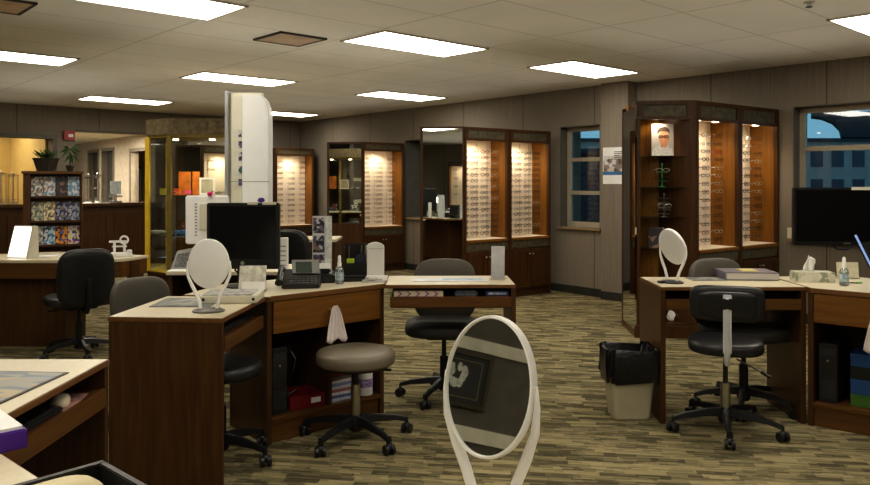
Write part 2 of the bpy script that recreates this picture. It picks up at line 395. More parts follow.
wall('wall_corridor_end', LO(4.45, 2.2), (-11.2, 16.2), M('corridor_paint', (.36, .31, .25), .85), z1=2.45, th=.1)
wall('wall_corridor_end', (-11.2, 16.2), CW0 + Vector((2.6, 2.3)), M('corridor_paint', (.36, .31, .25), .85), z1=2.45, th=.1)
wall('wall_corridor_end', CW1, LW(1.0), M('corridor_paint', (.36, .31, .25), .85), z1=2.45, th=.1)
wall('wall_corridor_end', CW1 + Vector((.9, 1.2)), LW(1.0) + up * .3, YELLOW, z1=2.45, th=.1)
o = MB().prism([tuple(CW0 + Vector((0, .1))), tuple(CW1 + Vector((0, .1))), (-3.3, 14.5), (-6.6, 22.2)], 2.40, 2.44).build('ceiling_far_yellow', M('plain_ceiling', (.6, .56, .46), .9)); tag(o, kind='structure')
wall('wall_yellow_lining', LO(4.56, 2.2), LO(4.56, .24), YELLOW, z1=2.5, th=.08, side=-1)
# ------------------------------------------------------------------ outside
gr = MB().prism([(-3, 16.6), (2.9, 10.4), (9.7, 3), (90, 3), (90, 120), (-3, 120)], -.3, -.25).build('ground_outside', M('dusk_lawn', (.05, .09, .04), .9, scale=1)); tag(gr, kind='structure')
bl = thing('office_building', 'grey concrete building with rows of dark windows seen through the right window', 'building', (22, 45, -.25))
MB().b2(-16, 24, 0, 8, 0, 4.1).build('facade', M('grey_concrete', (.62, .52, .44), .8, scale=2), bl)
for i in range(14):
    for z in (.9, 2.6):
        MB().b2(-3.2 + i * 1.25, -2.5 + i * 1.25, -.06, .05, z, z + .95).build('window', M('dusk_pane', (.05, .07, .1), .2), bl)
MB().b2(-16.2, 24.2, -.2, 8.1, 4.1, 4.3).build('parapet', M('dark_coping', (.08, .08, .09), .7), bl)
cn = thing('window_reflection', 'dark arched canopy built as a shape outside the right window', 'reflection', (0, 0, 0))
Yc = 14.0  # dark arch modelled outside in place of a reflection in the pane
arc = [P(811, 116, Yc), P(822, 117.5, Yc), P(833, 122, Yc), P(840, 129, Yc), P(842, 137, Yc), P(900, 137, Yc), P(960, 126, Yc), P(960, 108, Yc), P(880, 111, Yc), P(811, 112, Yc)]
MB().add([(v.x, v.y, v.z) for v in arc] + [(v.x + .3, v.y + .6, v.z) for v in arc],
         [tuple(range(10)), tuple(range(10, 20))[::-1]] + [(i, (i + 1) % 10, 10 + (i + 1) % 10, 10 + i) for i in range(10)]).build('arch_reflection', M('dark_reflection', (.03, .032, .04), .5), cn)
MB().b2(PX(905, Yc), PX(912, Yc), Yc, Yc + .25, -.25, PZ(130, Yc)).build('post', M('dark_reflection', (.03, .032, .04), .5), cn)
hd = MB()
for i in range(26):
    a = random.uniform(-.4, .4); hd.sup((4.6 + i * .42, 18 - i * .12 + a, .35), (.5, .5, .75 + random.uniform(-.1, .15)), .8, .8, 10, 6)
tag(hd.build('hedge', M('dark_leaves', (.02, .04, .018), .9, var=.5, scale=20), smooth=True), 'dark green hedge outside below the pillar side window', 'hedge')
sh = thing('brick_shed', 'reddish brick outbuilding seen through the window beside the pillar', 'building', (5.2, 24, -.25), R(-35))
MB().b2(-2.4, 2.6, 0, 4, 0, 2.6).build('wall', M('red_brick', (.16, .10, .09), .85, var=.4, scale=6), sh)
MB().b2(-2.6, 2.8, -.2, 4.2, 2.6, 2.75).build('roof', M('dark_coping', (.08, .08, .09), .7), sh)

# ------------------------------------------------------------------ ceiling fixtures
LIGHTM = emissive('fluorescent_panel', (1.0, .93, .80), 10)
RIM = M('light_rim', (.5, .46, .38), .6)
def ceiling_light(x, y, label, a=1.2, b=.6):
    t = thing('ceiling_light', label, 'ceiling light', (x, y, CEIL), TH, 'recessed ceiling lights')
    f = MB(); w = .02
    for q in ((0, a, -b, -b + w), (0, a, -w, 0), (0, w, -b, 0), (a - w, a, -b, 0)): f.b2(*q, -.012, 0.0)
    f.build('frame', RIM, t); MB().b2(w, a - w, -b + w, -w, -.008, -.002).build('diffuser', LIGHTM, t)
fit = [(-2.556, 4.73, 'bright recessed ceiling light cut by the top edge, above the tall white column'),
       (-4.73, 6.905, 'recessed ceiling light cut by the left edge of the picture'),
       (-5.18, 10.83, 'recessed ceiling light over the magazine rack and left wall'),
       (-2.92, 8.565, 'recessed ceiling light just left of the tall white column top'),
       (-3.33, 12.97, 'small far recessed ceiling light partly hidden by the tall white column'),
       (-.803, 6.355, 'large bright recessed ceiling light near the top centre'),
       (-1.104, 10.267, 'recessed ceiling light above the mirror beside the dark middle cabinet'),
       (.954, 7.81, 'recessed ceiling light left of the pillar top'),
       (2.885, 5.53, 'recessed ceiling light cut by the right edge of the picture')]
for x, y, l in fit: ceiling_light(x, y, l)
for x, y, l in ((-.5, 2.39, 'ceiling light over the front desk'), (1.28, 4.03, 'ceiling light above the black stool'),
             (-2.28, .76, 'ceiling light left of the camera'), (3.4, 1.73, 'ceiling light to the right of the camera'),
             (-4.39, 3.06, 'ceiling light over the left aisle'), (1.6, .09, 'ceiling light right above and behind the camera'), (-.17, -1.54, 'ceiling light straight behind the camera'), (-.2, -3.3, 'unseen ceiling light added to brighten the rear of the room'), (-4.0, -2.4, 'unseen ceiling light added for brightness by the rear left wall')):
    ceiling_light(x, y, l)  # the last two fixtures are added to brighten the unseen rear
def diffuser(px, py, label, sc=.74):
    Y = FL * (CEIL - H) / (CY - py); t = thing('ceiling_vent', label, 'vent', (PX(px, Y), Y, CEIL), TH); t.scale = (sc, sc, 1)
    f = MB()
    for q in ((-.3, .3, -.3, -.27), (-.3, .3, .27, .3), (-.3, -.27, -.3, .3), (.27, .3, -.3, .3)): f.b2(*q, -.015, 0)
    f.build('frame', M('vent_dark', (.05, .045, .035), .6), t)  # plain dark colour for the vent border
    s = MB()
    for k, r in enumerate((.27, .2, .13)):
        s.frustum([(-r, -r), (r, -r), (r, r), (-r, r)], [(-r + .05, -r + .05), (r - .05, -r + .05), (r - .05, r - .05), (-r + .05, r - .05)], -.012 - .002 * k, -.002)
    s.build('louvre', M('vent_metal', (.52, .38, .26), .4, .3), t)
diffuser(290, 38.5, 'square air vent in the ceiling left of the large central light')
diffuser(-8, 3, 'square air vent at the very top left corner of the ceiling')
t = thing('fire_sprinkler', 'small dark sprinkler head on the ceiling at upper right', 'sprinkler', (PX(809, 5.0), 5.0, CEIL))
MB().lathe([(.035, 0), (.035, -.006), (.012, -.008), (.010, -.03)], n=14).build('escutcheon', STEEL, t, True); MB().lathe([(.005, -.03), (.022, -.032), (.022, -.036), (.004, -.04)], n=14).build('deflector', BLACK, t)

# fire alarm
s = on_line(LW(0), LW(10), 68.5); pnt = LW(s); YA = pnt.y
t = thing('fire_alarm', 'small red fire alarm with a white strobe on the left wall', 'fire alarm', (pnt.x, pnt.y, 0), math.atan2(-LWD.y, -LWD.x))
z = PZ(135.5, YA); MB().b2(-.085, .085, -.05, 0, z - .075, z + .075).build('housing', M('alarm_red', (.35, .03, .03), .4), t, bevel=.008)
MB().b2(-.02, .055, -.06, -.05, z - .03, z + .02).build('strobe', WHITE, t, bevel=.004)

# ------------------------------------------------------------------ display cabinets
def spot(loc, power, target, size=.06, c=(1, .80, .56), blend=.6, ang=110):
    l = bpy.data.lights.new('display_spot', 'SPOT'); l.energy = power; l.color = c; l.spot_size = R(ang); l.spot_blend = blend; l.shadow_soft_size = size
    o = bpy.data.objects.new('display_spot', l); col.objects.link(o); o.location = loc
    d = Vector(target) - Vector(loc); o.rotation_euler = d.to_track_quat('-Z', 'Y').to_euler(); return o
SPOTM = emissive('halogen_lens', (1, .82, .55), 14)
# eyeglasses prototypes
def glasses_mesh(kind):
    mb = MB(); rx, rz = (.027, .019) if kind % 2 == 0 else (.029, .016)
    for s_ in (-1, 1):
        pts = [(s_ * .034 + rx * math.copysign(abs(math.cos(a)) ** .8, math.cos(a)), 0, rz * math.copysign(abs(math.sin(a)) ** .8, math.sin(a))) for a in [2 * PI * i / 14 for i in range(14)]]
        mb.tube(pts, .0024, 5, closed=True)
        mb.tube([(s_ * .061, 0, .006), (s_ * .068, .012, .006), (s_ * .068, .10, .004), (s_ * .066, .132, -.014)], .0018, 4)
    mb.tube([(-.009, -.001, .005), (0, -.004, .008), (.009, -.001, .005)], .003, 4)
    mb.m = 1
    for s_ in (-1, 1): mb.disc((s_ * .034, 0, 0), rx, rz, 12)
    return mb
LENS = glassy('spectacle_lens', (.90, .90, .88), .30, .05)
GK = [('black', M('acetate_black', (.01, .01, .012), .25)), ('silver', M('frame_silver', (.45, .43, .40), .3, .8)), ('brown', M('acetate_tortoise', (.09, .035, .015), .25, var=.5, scale=80)), ('dark grey', M('frame_gunmetal', (.06, .055, .055), .3, .6)), ('red', M('acetate_red', (.28, .03, .03), .3))]
GM = []
for i, (n_, m_) in enumerate(GK):
    me = bpy.data.meshes.new('eyeglasses'); mb = glasses_mesh(i); me.from_pydata(mb.v, [], mb.f); me.materials.append(m_); me.materials.append(LENS)
    for p, q in zip(me.polygons, mb.mi): p.material_index = q
    GM.append(me)
ORD = ['top', 'second', 'third', 'fourth', 'fifth', 'sixth', 'seventh', 'eighth', 'ninth', 'tenth', 'eleventh', 'twelfth', 'thirteenth', 'fourteenth', 'fifteenth', 'bottom']
def put_glasses(loc, rz, where, group, k=None, rowname=None):
    k = random.choice([0, 0, 0, 1, 1, 2, 3, 4] if random.random() < .4 else [0, 1, 2, 3]) if k is None else k
    o = bpy.data.objects.new('eyeglasses', GM[k]); col.objects.link(o); o.location = loc; o.rotation_euler = (random.uniform(-.05, .05), 0, rz + random.uniform(-.12, .12))
    tag(o, '%s eyeglasses %s' % (GK[k][0], where), 'eyeglasses', group); return o

def bay(origin, ang, w, ht, zc, zb, name_label, where, rows, cols, power=5.0, doors=True, dep=.45, back=.30):
    """lit display bay. origin = left front floor corner, local x to the right, y into the depth"""
    t = thing('display_cabinet', name_label, 'display cabinet', (origin[0], origin[1], 0), ang, 'lit eyewear display cabinets')
    p = .035
    fz = zb
    MB().b2(0, p, 0, dep, 0, ht).build('side_panel', W_DARK, t, bevel=.003)
    MB().b2(w - p, w, 0, dep, 0, ht).build('side_panel', W_DARK, t, bevel=.003)
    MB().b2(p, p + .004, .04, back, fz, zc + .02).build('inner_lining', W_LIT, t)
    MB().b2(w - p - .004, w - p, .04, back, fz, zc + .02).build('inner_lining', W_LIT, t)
    # cornice
    c = MB(); c.b2(p, w - p, .0, .03, zc, zc + .03); c.b2(p, w - p, .0, .03, ht - .035, ht); c.b2(p, p + .03, 0, .03, zc + .03, ht - .035); c.b2(w - p - .03, w - p, 0, .03, zc + .03, ht - .035)
    c.b2(p, w - p, .03, dep, ht - .02, ht)
    c.build('cornice', W_DARK, t, bevel=.003)
    MB().b2(p + .03, w - p - .03, .012, .03, zc + .03, ht - .035).build('cornice_panel', STONE, t)
    MB().b2(p, w - p, .03, back, zc + .02, zc + .035).build('ceiling_board', M('soffit_board', (.62, .5, .34), .6), t)
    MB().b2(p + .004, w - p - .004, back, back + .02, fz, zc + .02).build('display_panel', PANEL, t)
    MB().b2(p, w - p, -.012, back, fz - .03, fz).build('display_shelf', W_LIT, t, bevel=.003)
    MB().b2(p + .01, w - p - .01, .02, back, fz, fz + .004).build('shelf_liner', PANEL, t)
    # lower part
    MB().b2(p, w - p, .005, .03, fz - .13, fz - .03).build('lower_rail', STONE, t)
    lz = fz - .14
    if doors:
        MB().b2(p, w - p, .03, dep, .1, lz - .001).build('carcass', W_DARK, t)
        hwid = (w - 2 * p) / 2
        for k in (0, 1):
            x0 = p + .003 + k * hwid; x1 = x0 + hwid - .006
            d = MB(); d.b2(x0, x1, .008, .028, .11, lz)
            for q in ((x0, x1, lz - .05, lz), (x0, x1, .11, .16), (x0, x0 + .05, .16, lz - .05), (x1 - .05, x1, .16, lz - .05)): d.b2(q[0], q[1], -.002, .010, q[2], q[3])
            dd = d.build('door', W_DARK, t, bevel=.002)
            kx = x1 - .025 if k == 0 else x0 + .025
            MB().sup((kx, -.014, lz - .07), (.011, .012, .011), 1, 1, 10, 6).build('knob', STEEL, dd, True)
    MB().b2(p, w - p, .03, dep, 0, .1).build('plinth', W_DARK, t)
    # halogen pucks
    ca, sa = math.cos(ang), math.sin(ang)
    def wl(x, y, z): return Vector((origin[0] + ca * x - sa * y, origin[1] + sa * x + ca * y, z))
    for k, fx in enumerate((.3, .72)):
        MB().lathe([(.032, 0), (.032, -.008), (.02, -.01)], (w * fx, .14, zc + .02), 16).build('puck_light', SPOTM, t, True)
    spot(wl(w * .5, .12, zc - .01), power, wl(w * .5, back, zb + .25), ang=150, blend=.8)
    spot(wl(w * .5, .05, zc - .01), power * .55, wl(w * .5, .22, zb), ang=95, blend=.9)
    # rods and glasses
    sp = (w - 2 * p) / cols; z0 = zb + .07; z1 = zc - .12
    for c_ in range(cols):
        x = p + sp * (c_ + .5)
        MB().cyl((x, back - .012, fz + .006), (x, back - .012, zc), .005, n=6).build('display_rod', M('acrylic_rod', (.7, .66, .6), .15), t)
    for r_ in range(rows):
        z = z1 + (z0 - z1) * r_ / (rows - 1)
        for c_ in range(cols):
            x = p + sp * (c_ + .5) + random.uniform(-.006, .006)
            rn = ORD[r_] if r_ < rows - 1 else 'bottom'
            put_glasses(wl(x, back - .155, z + random.uniform(-.004, .004)), ang, 'in %s row of %s' % (rn, where), 'eyeglasses in ' + where)
    return t, wl

def cabinet_filler(origin, w, ang):  # vertical post between the angled unit and the bays
    pass
A1 = math.atan2(.89, 1.16)
# group 1 (right)
g1 = Vector((2.40, 6.87)); d1 = Vector((math.cos(A1), math.sin(A1)))
bay(g1, A1, .73, 2.18, 2.00, .80, 'lit eyewear cabinet next to the portrait shelf unit by the pillar', 'the lit bay beside the portrait shelves', 14, 3, 10)
bay(g1 + d1 * .735, A1, .73, 2.18, 2.00, .80, 'lit eyewear cabinet nearest the wall screen at the right', 'the lit bay nearest the wall screen', 14, 3, 10)
# group 2 (middle)
g2 = Vector((.345, 8.78)); A2 = math.atan2(.89, 1.161); d2 = Vector((math.cos(A2), math.sin(A2)))
bay(g2, A2, .72, 2.08, 1.92, .74, 'lit eyewear cabinet right beside the tall middle mirror', 'the lit bay right of the middle mirror', 15, 4, 11)
bay(g2 + d2 * .725, A2, .72, 2.08, 1.92, .74, 'lit eyewear cabinet left of the pillar side window', 'the lit bay left of the pillar window', 15, 4, 11)
# group 3
g3 = Vector((-1.13, 11.76)); A3 = math.atan2(.61, .79)
bay(g3, A3, .80, 2.06, 1.92, .72, 'lit eyewear cabinet behind the white lens station, right of a mirror', 'the lit bay behind the white dispenser', 15, 3, 11)
# group 4 in the corner
g4 = Vector((-2.93, 13.78)); bay(g4, A3, .80, 2.06, 1.92, .62, 'farthest lit eyewear cabinet in the room corner behind the white column', 'the farthest corner bay', 12, 3, 11)
# far left cabinet behind the glass case
g5 = Vector((-3.96, 12.75)); bay(g5, A3, .80, 2.06, 1.92, .62, 'lit eyewear display seen through the brass glass showcase', 'the bay behind the brass showcase', 8, 2, 11)
# rear display for the mirrors
bay(Vector((-1.9, -5.6)), PI, .8, 2.06, 1.92, .72, 'lit eyewear cabinet on the rear wall', 'the rear wall bay', 5, 2, 6.5)

# portrait shelf unit (group 1 left)
pu = thing('shelf_unit', 'open dark wood shelf unit with a portrait poster and glass shelves by the pillar', 'shelf unit', (0, 0, 0))
fl_, fr_, br_, bl_ = (1.85, 6.92), (2.39, 6.87), (2.13, 7.22), (1.865, 7.36)
MB().prism([(1.865, 6.92), (1.895, 6.915), (1.93, 7.34), (1.90, 7.36)], 0, 2.18).build('side_panel', W_DARK, pu)
MB().prism([(2.34, 6.872), (2.395, 6.868), (2.15, 7.20), (2.11, 7.17)], 0, 2.18).build('side_panel', W_DARK, pu)
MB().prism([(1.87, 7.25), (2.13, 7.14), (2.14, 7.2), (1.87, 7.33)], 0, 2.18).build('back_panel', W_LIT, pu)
MB().prism([(1.87, 6.92), (2.36, 6.875), (2.12, 7.18), (1.9, 7.3)], 2.14, 2.18).build('top_panel', W_DARK, pu)
c = MB()
for z0, z1 in ((2.005, 2.035), (2.145, 2.18)): c.prism([(1.85, 6.915), (2.39, 6.867), (2.39, 6.89), (1.85, 6.94)], z0, z1)
for a in (1.885, 2.31): c.prism([(a, 6.915 - (a - 1.85) * .09), (a + .04, 6.911 - (a - 1.85) * .09), (a + .04, 6.935 - (a - 1.85) * .09), (a, 6.94 - (a - 1.85) * .09)], 2.035, 2.145)
c.build('cornice', W_DARK, pu)
MB().prism([(1.9, 6.925), (2.34, 6.886), (2.34, 6.9), (1.9, 6.94)], 2.03, 2.15).build('cornice_panel', STONE, pu)
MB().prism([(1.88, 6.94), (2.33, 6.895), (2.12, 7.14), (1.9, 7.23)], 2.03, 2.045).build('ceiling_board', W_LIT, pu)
for z in (1.669, 1.378, 1.099, .808):
    MB().prism([(1.89, 6.945), (2.32, 6.91), (2.14, 7.13), (1.89, 7.23)], z - .004, z + .004).build('glass_shelf', glassy('shelf_glass', (.8, .9, .84), .35), pu)
MB().prism([(1.87, 6.93), (2.36, 6.885), (2.13, 7.16), (1.89, 7.26)], .10, .13).build('bottom_shelf', W_DESK, pu)
MB().prism([(1.83, 6.89), (2.40, 6.84), (2.40, 6.87), (1.855, 6.92)], 0, .11).build('plinth', W_DARK, pu)
MB().lathe([(.032, 0), (.032, -.008), (.02, -.01)], (2.08, 7.02, 2.028), 16).build('puck_light', SPOTM, pu, True)
spot((2.08, 6.97, 2.01), 7, (2.05, 7.2, 1.6), ang=120)
# mirror on the outer side of this unit
t = thing('side_mirror', 'narrow tall mirror on the outer flank of the portrait shelf unit', 'mirror', (0, 0, 0))
MB().prism([(1.878, 7.50), (1.893, 7.50), (1.862, 6.925), (1.847, 6.925)], .06, 2.12).build('glass', MIRROR, t)
MB().prism([(1.875, 7.53), (1.92, 7.53), (1.92, 7.50), (1.875, 7.50)], 0, 2.16).build('frame', W_DARK, t)
MB().prism([(1.872, 7.5), (1.893, 7.5), (1.862, 6.925), (1.842, 6.925)], 0, .06).build('plinth', W_DARK, t)

def portrait(parent):
    pass
# portrait poster
Yp = 7.02
pt = thing('portrait_poster', 'poster of a man wearing glasses on the top glass shelf', 'poster', (PX(663, Yp), Yp, 1.675), R(-4))
pw, ph = .21, .30
MB().b2(-pw / 2, pw / 2, 0, .012, 0, ph).build('board', M('poster_backdrop', (.42, .40, .38), .5, var=.1), pt)
f = MB(); f.poly([(-pw / 2 + .002, -.0016, .0), (pw / 2 - .002, -.0016, .0), (pw / 2 - .02, -.0016, .06), (.025, -.0016, .10), (-.035, -.0016, .10), (-pw / 2 + .01, -.0016, .06)]); f.build('shirt', M('poster_shirt', (.55, .55, .55), .6, var=.25, scale=60), pt)
f = MB(); f.disc((.010, -.0024, .168), .046, .066, 28); f.b2(-.02, .035, -.0024, -.0016, .08, .12); f.build('face', M('poster_skin', (.52, .25, .13), .6, var=.2, scale=30), pt)
f = MB(); f.poly([(-.05, -.0034, .20), (-.055, -.0034, .235), (-.03, -.0034, .265), (.02, -.0034, .272), (.055, -.0034, .25), (.06, -.0034, .205), (.045, -.0034, .225), (0, -.0034, .23), (-.035, -.0034, .225)]); f.build('hair', M('poster_hair', (.05, .03, .02), .6), pt)
f = MB()
for s_ in (-1, 1): f.tube([(.005 + s_ * .025 + .018 * math.cos(a), -.005, .182 + .012 * math.sin(a)) for a in [2 * PI * i / 12 for i in range(12)]], .0028, 5, True)
f.b2(-.012, .022, -.006, -.004, .184, .187); f.build('spectacles', BLACK, pt)
# glasses on stands in the shelf unit
def stand(px, Y, z0, hgt, mat, tiers, label, n, where):
    t = thing('display_stand', label, 'display stand', (PX(px, Y), Y, z0))
    MB().lathe([(.035, 0), (.035, .006), (.006, .01), (.006, hgt), (.01, hgt + .01), (.004, hgt + .022)], n=14).build('stem', mat, t, True)
    for k, z in enumerate(tiers):
        MB().b2(-.05, .05, -.004, .004, z - .003, z + .003).build('arm', mat, t)
        for s_ in ((0,) if n == 1 else (-.0, )):
            put_glasses((PX(px, Y) + s_, Y - .02, z0 + z + .022), R(-4), where % ORD[k], 'eyeglasses on stand ' + label[:12], [0, 1, 3][k % 3])
Ys = 6.98
stand(662, Ys, 1.383, .20, M('green_enamel', (.04, .28, .07), .3), (.055, .135), 'green eyewear display stand on the second glass shelf', 1, 'on the %s tier of the green stand below the poster')
stand(664, Ys, 1.104, .20, STEEL, (.03, .085, .14), 'steel eyewear display stand on the third glass shelf', 1, 'on the %s tier of the steel stand below the green one')
fp = thing('picture_card', 'framed photo card leaning on the lowest glass shelf behind the white mirror', 'picture', (PX(656.5, 7.03), 7.03, .813), R(-4))
MB().b2(-.07, .07, 0, .01, 0, .19).build('board', printed('photo_card_print', [(.5, .42, .36), (.06, .05, .06), (.32, .2, .15), (.1, .09, .12)], 16), fp)
MB().b2(-.075, .075, -.002, -.0, 0, .008).build('lip', GLASS, fp)
for k, (px_, lb) in enumerate(((671, 'crumpled white cloth on the bottom shelf, left one'), (680, 'small beige pouch on the bottom shelf beside a crumpled cloth'))):
    Y = 7.0; mb = MB(); mb.sup((0, 0, .045), (.035, .03, .045), .9, .7, 12, 8)
    for i, v in enumerate(mb.v): mb.v[i] = (v[0] * (1 + .3 * math.sin(i * 1.7)), v[1], v[2] * (1 + .2 * math.sin(i * 2.3)))
    o = mb.build('cloth_pouch', [PAPER, M('beige_cloth', (.45, .35, .25), .9)][k], loc=(PX(px_, Y), Y, .131)); tag(o, lb, 'pouch')

# tall mirror units
def tall_mirror(p0, p1, ht, z0, label):
    p0 = Vector(p0); p1 = Vector(p1); d = p1 - p0; w = d.length
    t = thing('tall_mirror', label, 'mirror', (p0.x, p0.y, 0), math.atan2(d.y, d.x))
    MB().b2(0, .03, 0, .12, 0, ht).build('frame_post', W_DARK, t); MB().b2(w - .02, w - .002, 0, .03, 0, ht).build('frame_post', W_DARK, t)
    MB().b2(.03, w - .02, 0, .04, ht - .025, ht).build('frame_top', W_DARK, t)
    MB().b2(.03, w - .02, .01, .02, z0, ht - .025).build('glass', MIRROR, t)
    MB().b2(.03, w - .02, .0, .03, 0, z0).build('lower_panel', W_DARK, t)
    MB().b2(.03, w - .02, .02, .04, z0, ht - .025).build('backing', BLACK, t)
tall_mirror((-.175, 8.83), (.340, 8.775), 2.08, .08, 'tall wood-framed mirror left of the two middle lit cabinets')
tall_mirror((-4.42, 12.78), (-3.97, 12.74), 2.06, .78, 'tall mirror seen through the brass glass showcase')
tall_mirror((-1.70, 11.81), (-1.135, 11.755), 2.06, .78, 'tall wood-framed mirror left of the cabinet behind the white dispenser')

# poster on the pillar
cd = (cb - ca).normalized(); cang = math.atan2(cd.y, cd.x)
Yq = 9.05; t = thing('wall_poster', 'small paper poster with a photo and blue band taped to the pillar', 'poster', (ca.x, ca.y, 0), cang)
zt, zbm = PZ(147.5, 9.1), PZ(184, 9.1)
MB().b2(.03, .33, -.004, -.001, zbm, zt).build('sheet', PAPER, t)
MB().b2(.04, .32, -.006, -.004, zbm + .15, zbm + .17 + .17).build('photo', printed('poster_print', [(.12, .09, .08), (.55, .5, .45), (.25, .2, .18), (.6, .6, .6)], 20), t)
MB().b2(.03, .33, -.007, -.004, zbm + .11, zbm + .15).build('blue_band', M('poster_blue', (.04, .16, .35), .5), t)
mb = MB()
for k in range(5): mb.b2(.19, .31 - .02 * (k % 3), -.008, -.006, zt - .06 - k * .022, zt - .052 - k * .022)
mb.build('text_lines', M('ink', (.05, .05, .06), .6), t)
# wall switch at right
s = on_line(WB0, WB(10), 791); q = WB(s); t = thing('wall_switch', 'small beige switch on the wall left of the wall screen', 'switch', (q.x, q.y, PZ(233, q.y)), math.atan2(WBD.y, WBD.x))
MB().b2(-.035, .035, -.008, 0, -.055, .055).build('plate', CREAMW, t, bevel=.003); MB().b2(-.01, .01, -.018, -.008, -.02, .02).build('toggle', CREAMW, t)

# ------------------------------------------------------------------ wall screen
Yt = 6.6; tx = PX(794, Yt); t = thing('wall_screen', 'large black flat television on a wall arm in front of the right window', 'television', (tx, Yt, 0), R(-1))
z0, z1 = PZ(245, Yt), PZ(187.5, Yt)
MB().b2(0, .92, 0, .05, z0, z1).build('casing', BLACKM, t, bevel=.006)
MB().b2(.02, .90, -.003, 0, z0 + .035, z1 - .02).build('screen', M('dark_screen', (.004, .004, .005), .25, var=0), t)
MB().b2(.43, .49, -.004, -.001, z0 + .008, z0 + .02).build('badge', STEEL, t)
MB().b2(.50, .66, -.006, -.0, z1 - .022, z1 + .004).build('sticker', CREAMW, t)
MB().b2(.36, .56, .05, .08, (z0 + z1) / 2 - .1, (z0 + z1) / 2 + .1).build('bracket', BLACK, t)
wq = WB(on_line(WB0, WB(10), 850))
MB().tube([(.46, .08, (z0 + z1) / 2), (.60, .35, (z0 + z1) / 2), (.62, .62, z0 + .03)], .025, 8).build('arm', BLACK, t, True)
MB().tube([(.35, .03, z0), (.40, .05, z0 - .04), (.52, .1, z0 - .05), (.62, .2, z0 - .01)], .006, 6).build('cable', BLACK, t, True)

# ------------------------------------------------------------------ desks
DH = .81
def desk_wing(origin, ang, ln, dep, panel_ends, label, z_tray=.672, top=LAM, group=None, tray=True, endname='end_panel'):
    t = thing('desk', label, 'desk', (origin[0], origin[1], 0), ang)
    MB().b2(0, ln, 0, dep, DH - .022, DH - .002).build('desktop_core', W_EDGE, t, bevel=.002)
    MB().b2(.006, ln - .006, .006, dep - .006, DH - .004, DH).build('desktop', top, t)
    for e in panel_ends:
        x0, x1 = ((0.0, .03) if e == 0 else (ln - .03, ln))
        MB().b2(x0, x1, .005, dep - .005, 0, DH - .022).build(endname, W_DESK, t, bevel=.002)
    if tray:
        k = MB().b2(.03, ln - .03, .0, .018, z_tray, z_tray + .065).build('tray_front', W_DESKX, t, bevel=.002)
        MB().b2(.03, ln - .03, .018, dep - .03, z_tray + .045, z_tray + .06).build('tray_shelf', W_DARK, t)
    MB().b2(.03, ln - .03, dep - .03, dep - .015, .60, DH - .03).build('modesty_panel', W_DESKX, t)
    ca, sa = math.cos(ang), math.sin(ang)
    return t, (lambda x, y, z=DH: Vector((origin[0] + ca * x - sa * y, origin[1] + sa * x + ca * y, z)))
def pedestal(origin, ang, w, dep, label, divider=None, knob=.5, extra=None, dz=.60):
    t = thing('desk_pedestal', label, 'cabinet', (origin[0], origin[1], 0), ang)
    MB().b2(0, .03, .01, dep, 0, DH - .03).build('side_panel', W_DESK, t, bevel=.002)
    MB().b2(w - .03, w, .01, dep, 0, DH - .03).build('side_panel', W_DESK, t, bevel=.002)
    MB().b2(.03, w - .03, dep - .02, dep, .1, DH - .03).build('back_panel', W_DARK, t)
    if extra is None: extra = [(0, 0), (w, 0), (w, dep), (0, dep)]
    MB().prism(extra, DH - .03, DH - .002).build('desktop_core', W_EDGE, t, bevel=.002)
    cx = sum(p[0] for p in extra) / len(extra); cy = sum(p[1] for p in extra) / len(extra)
    MB().prism([(cx + (p[0] - cx) * .985, cy + (p[1] - cy) * .985) for p in extra], DH - .004, DH).build('desktop', LAM, t)
    d = MB().b2(.034, w - .034, 0, .02, dz, DH - .034).build('drawer', wood('amber_walnut', (.13, .055, .010), (.21, .095, .020), axis=0), t, bevel=.003)
    MB().b2(.034, w - .034, .02, dep - .05, dz, dz + .012).build('drawer_bottom', W_DARK, d)
    MB().lathe([(.012, 0), (.007, .01), (.007, .018), (.014, .024), (.010, .032)], n=12).build('knob', BRASSD, d, True).matrix_local = Matrix.Translation((w * knob, 0, (dz + DH) / 2 - .01)) @ Matrix.Rotation(PI / 2, 4, 'X')
    MB().b2(.03, w - .03, .01, dep - .02, .115, .14).build('bottom_shelf', W_DESKX, t, bevel=.002)
    MB().b2(.03, w - .03, .03, .05, 0, .115).build('plinth', W_DESKX, t)
    if divider: MB().b2(divider, divider + .02, .015, dep - .02, .14, dz).build('divider', W_DESK, t)
    ca, sa = math.cos(ang), math.sin(ang)
    return t, (lambda x, y, z=DH: Vector((origin[0] + ca * x - sa * y, origin[1] + sa * x + ca * y, z)))
# front centre station
angB = math.atan2(.995, .08)
wB, fB = desk_wing((-.965, 3.41), angB, .63, .545, [0], 'front desk wing with a plain walnut end panel carrying the white oval mirror', z_tray=.65)
angP = math.atan2(.52, .60)
def to_local(p, o, a): v = Matrix.Rotation(-a, 2) @ (Vector(p) - Vector(o)); return (v.x, v.y)
oP = (-.905, 4.06)
exP = [to_local(p, oP, angP) for p in [(-.905, 4.06), (-.305, 4.58), (-.305, 4.99), (-.66, 5.06), (-1.30, 4.55), (-1.39, 4.125), (-.885, 4.04)]]
pC, fC = pedestal(oP, angP, .794, .46, 'middle walnut desk pedestal with a drawer, open shelves, phone and monitor on top', divider=.40, knob=.50, extra=exP)
wR, fR = desk_wing((-.30, 4.52), R(1.0), .79, .44, [1], 'narrow desk wing right of the middle pedestal with leaflets in its tray slot', z_tray=.672)
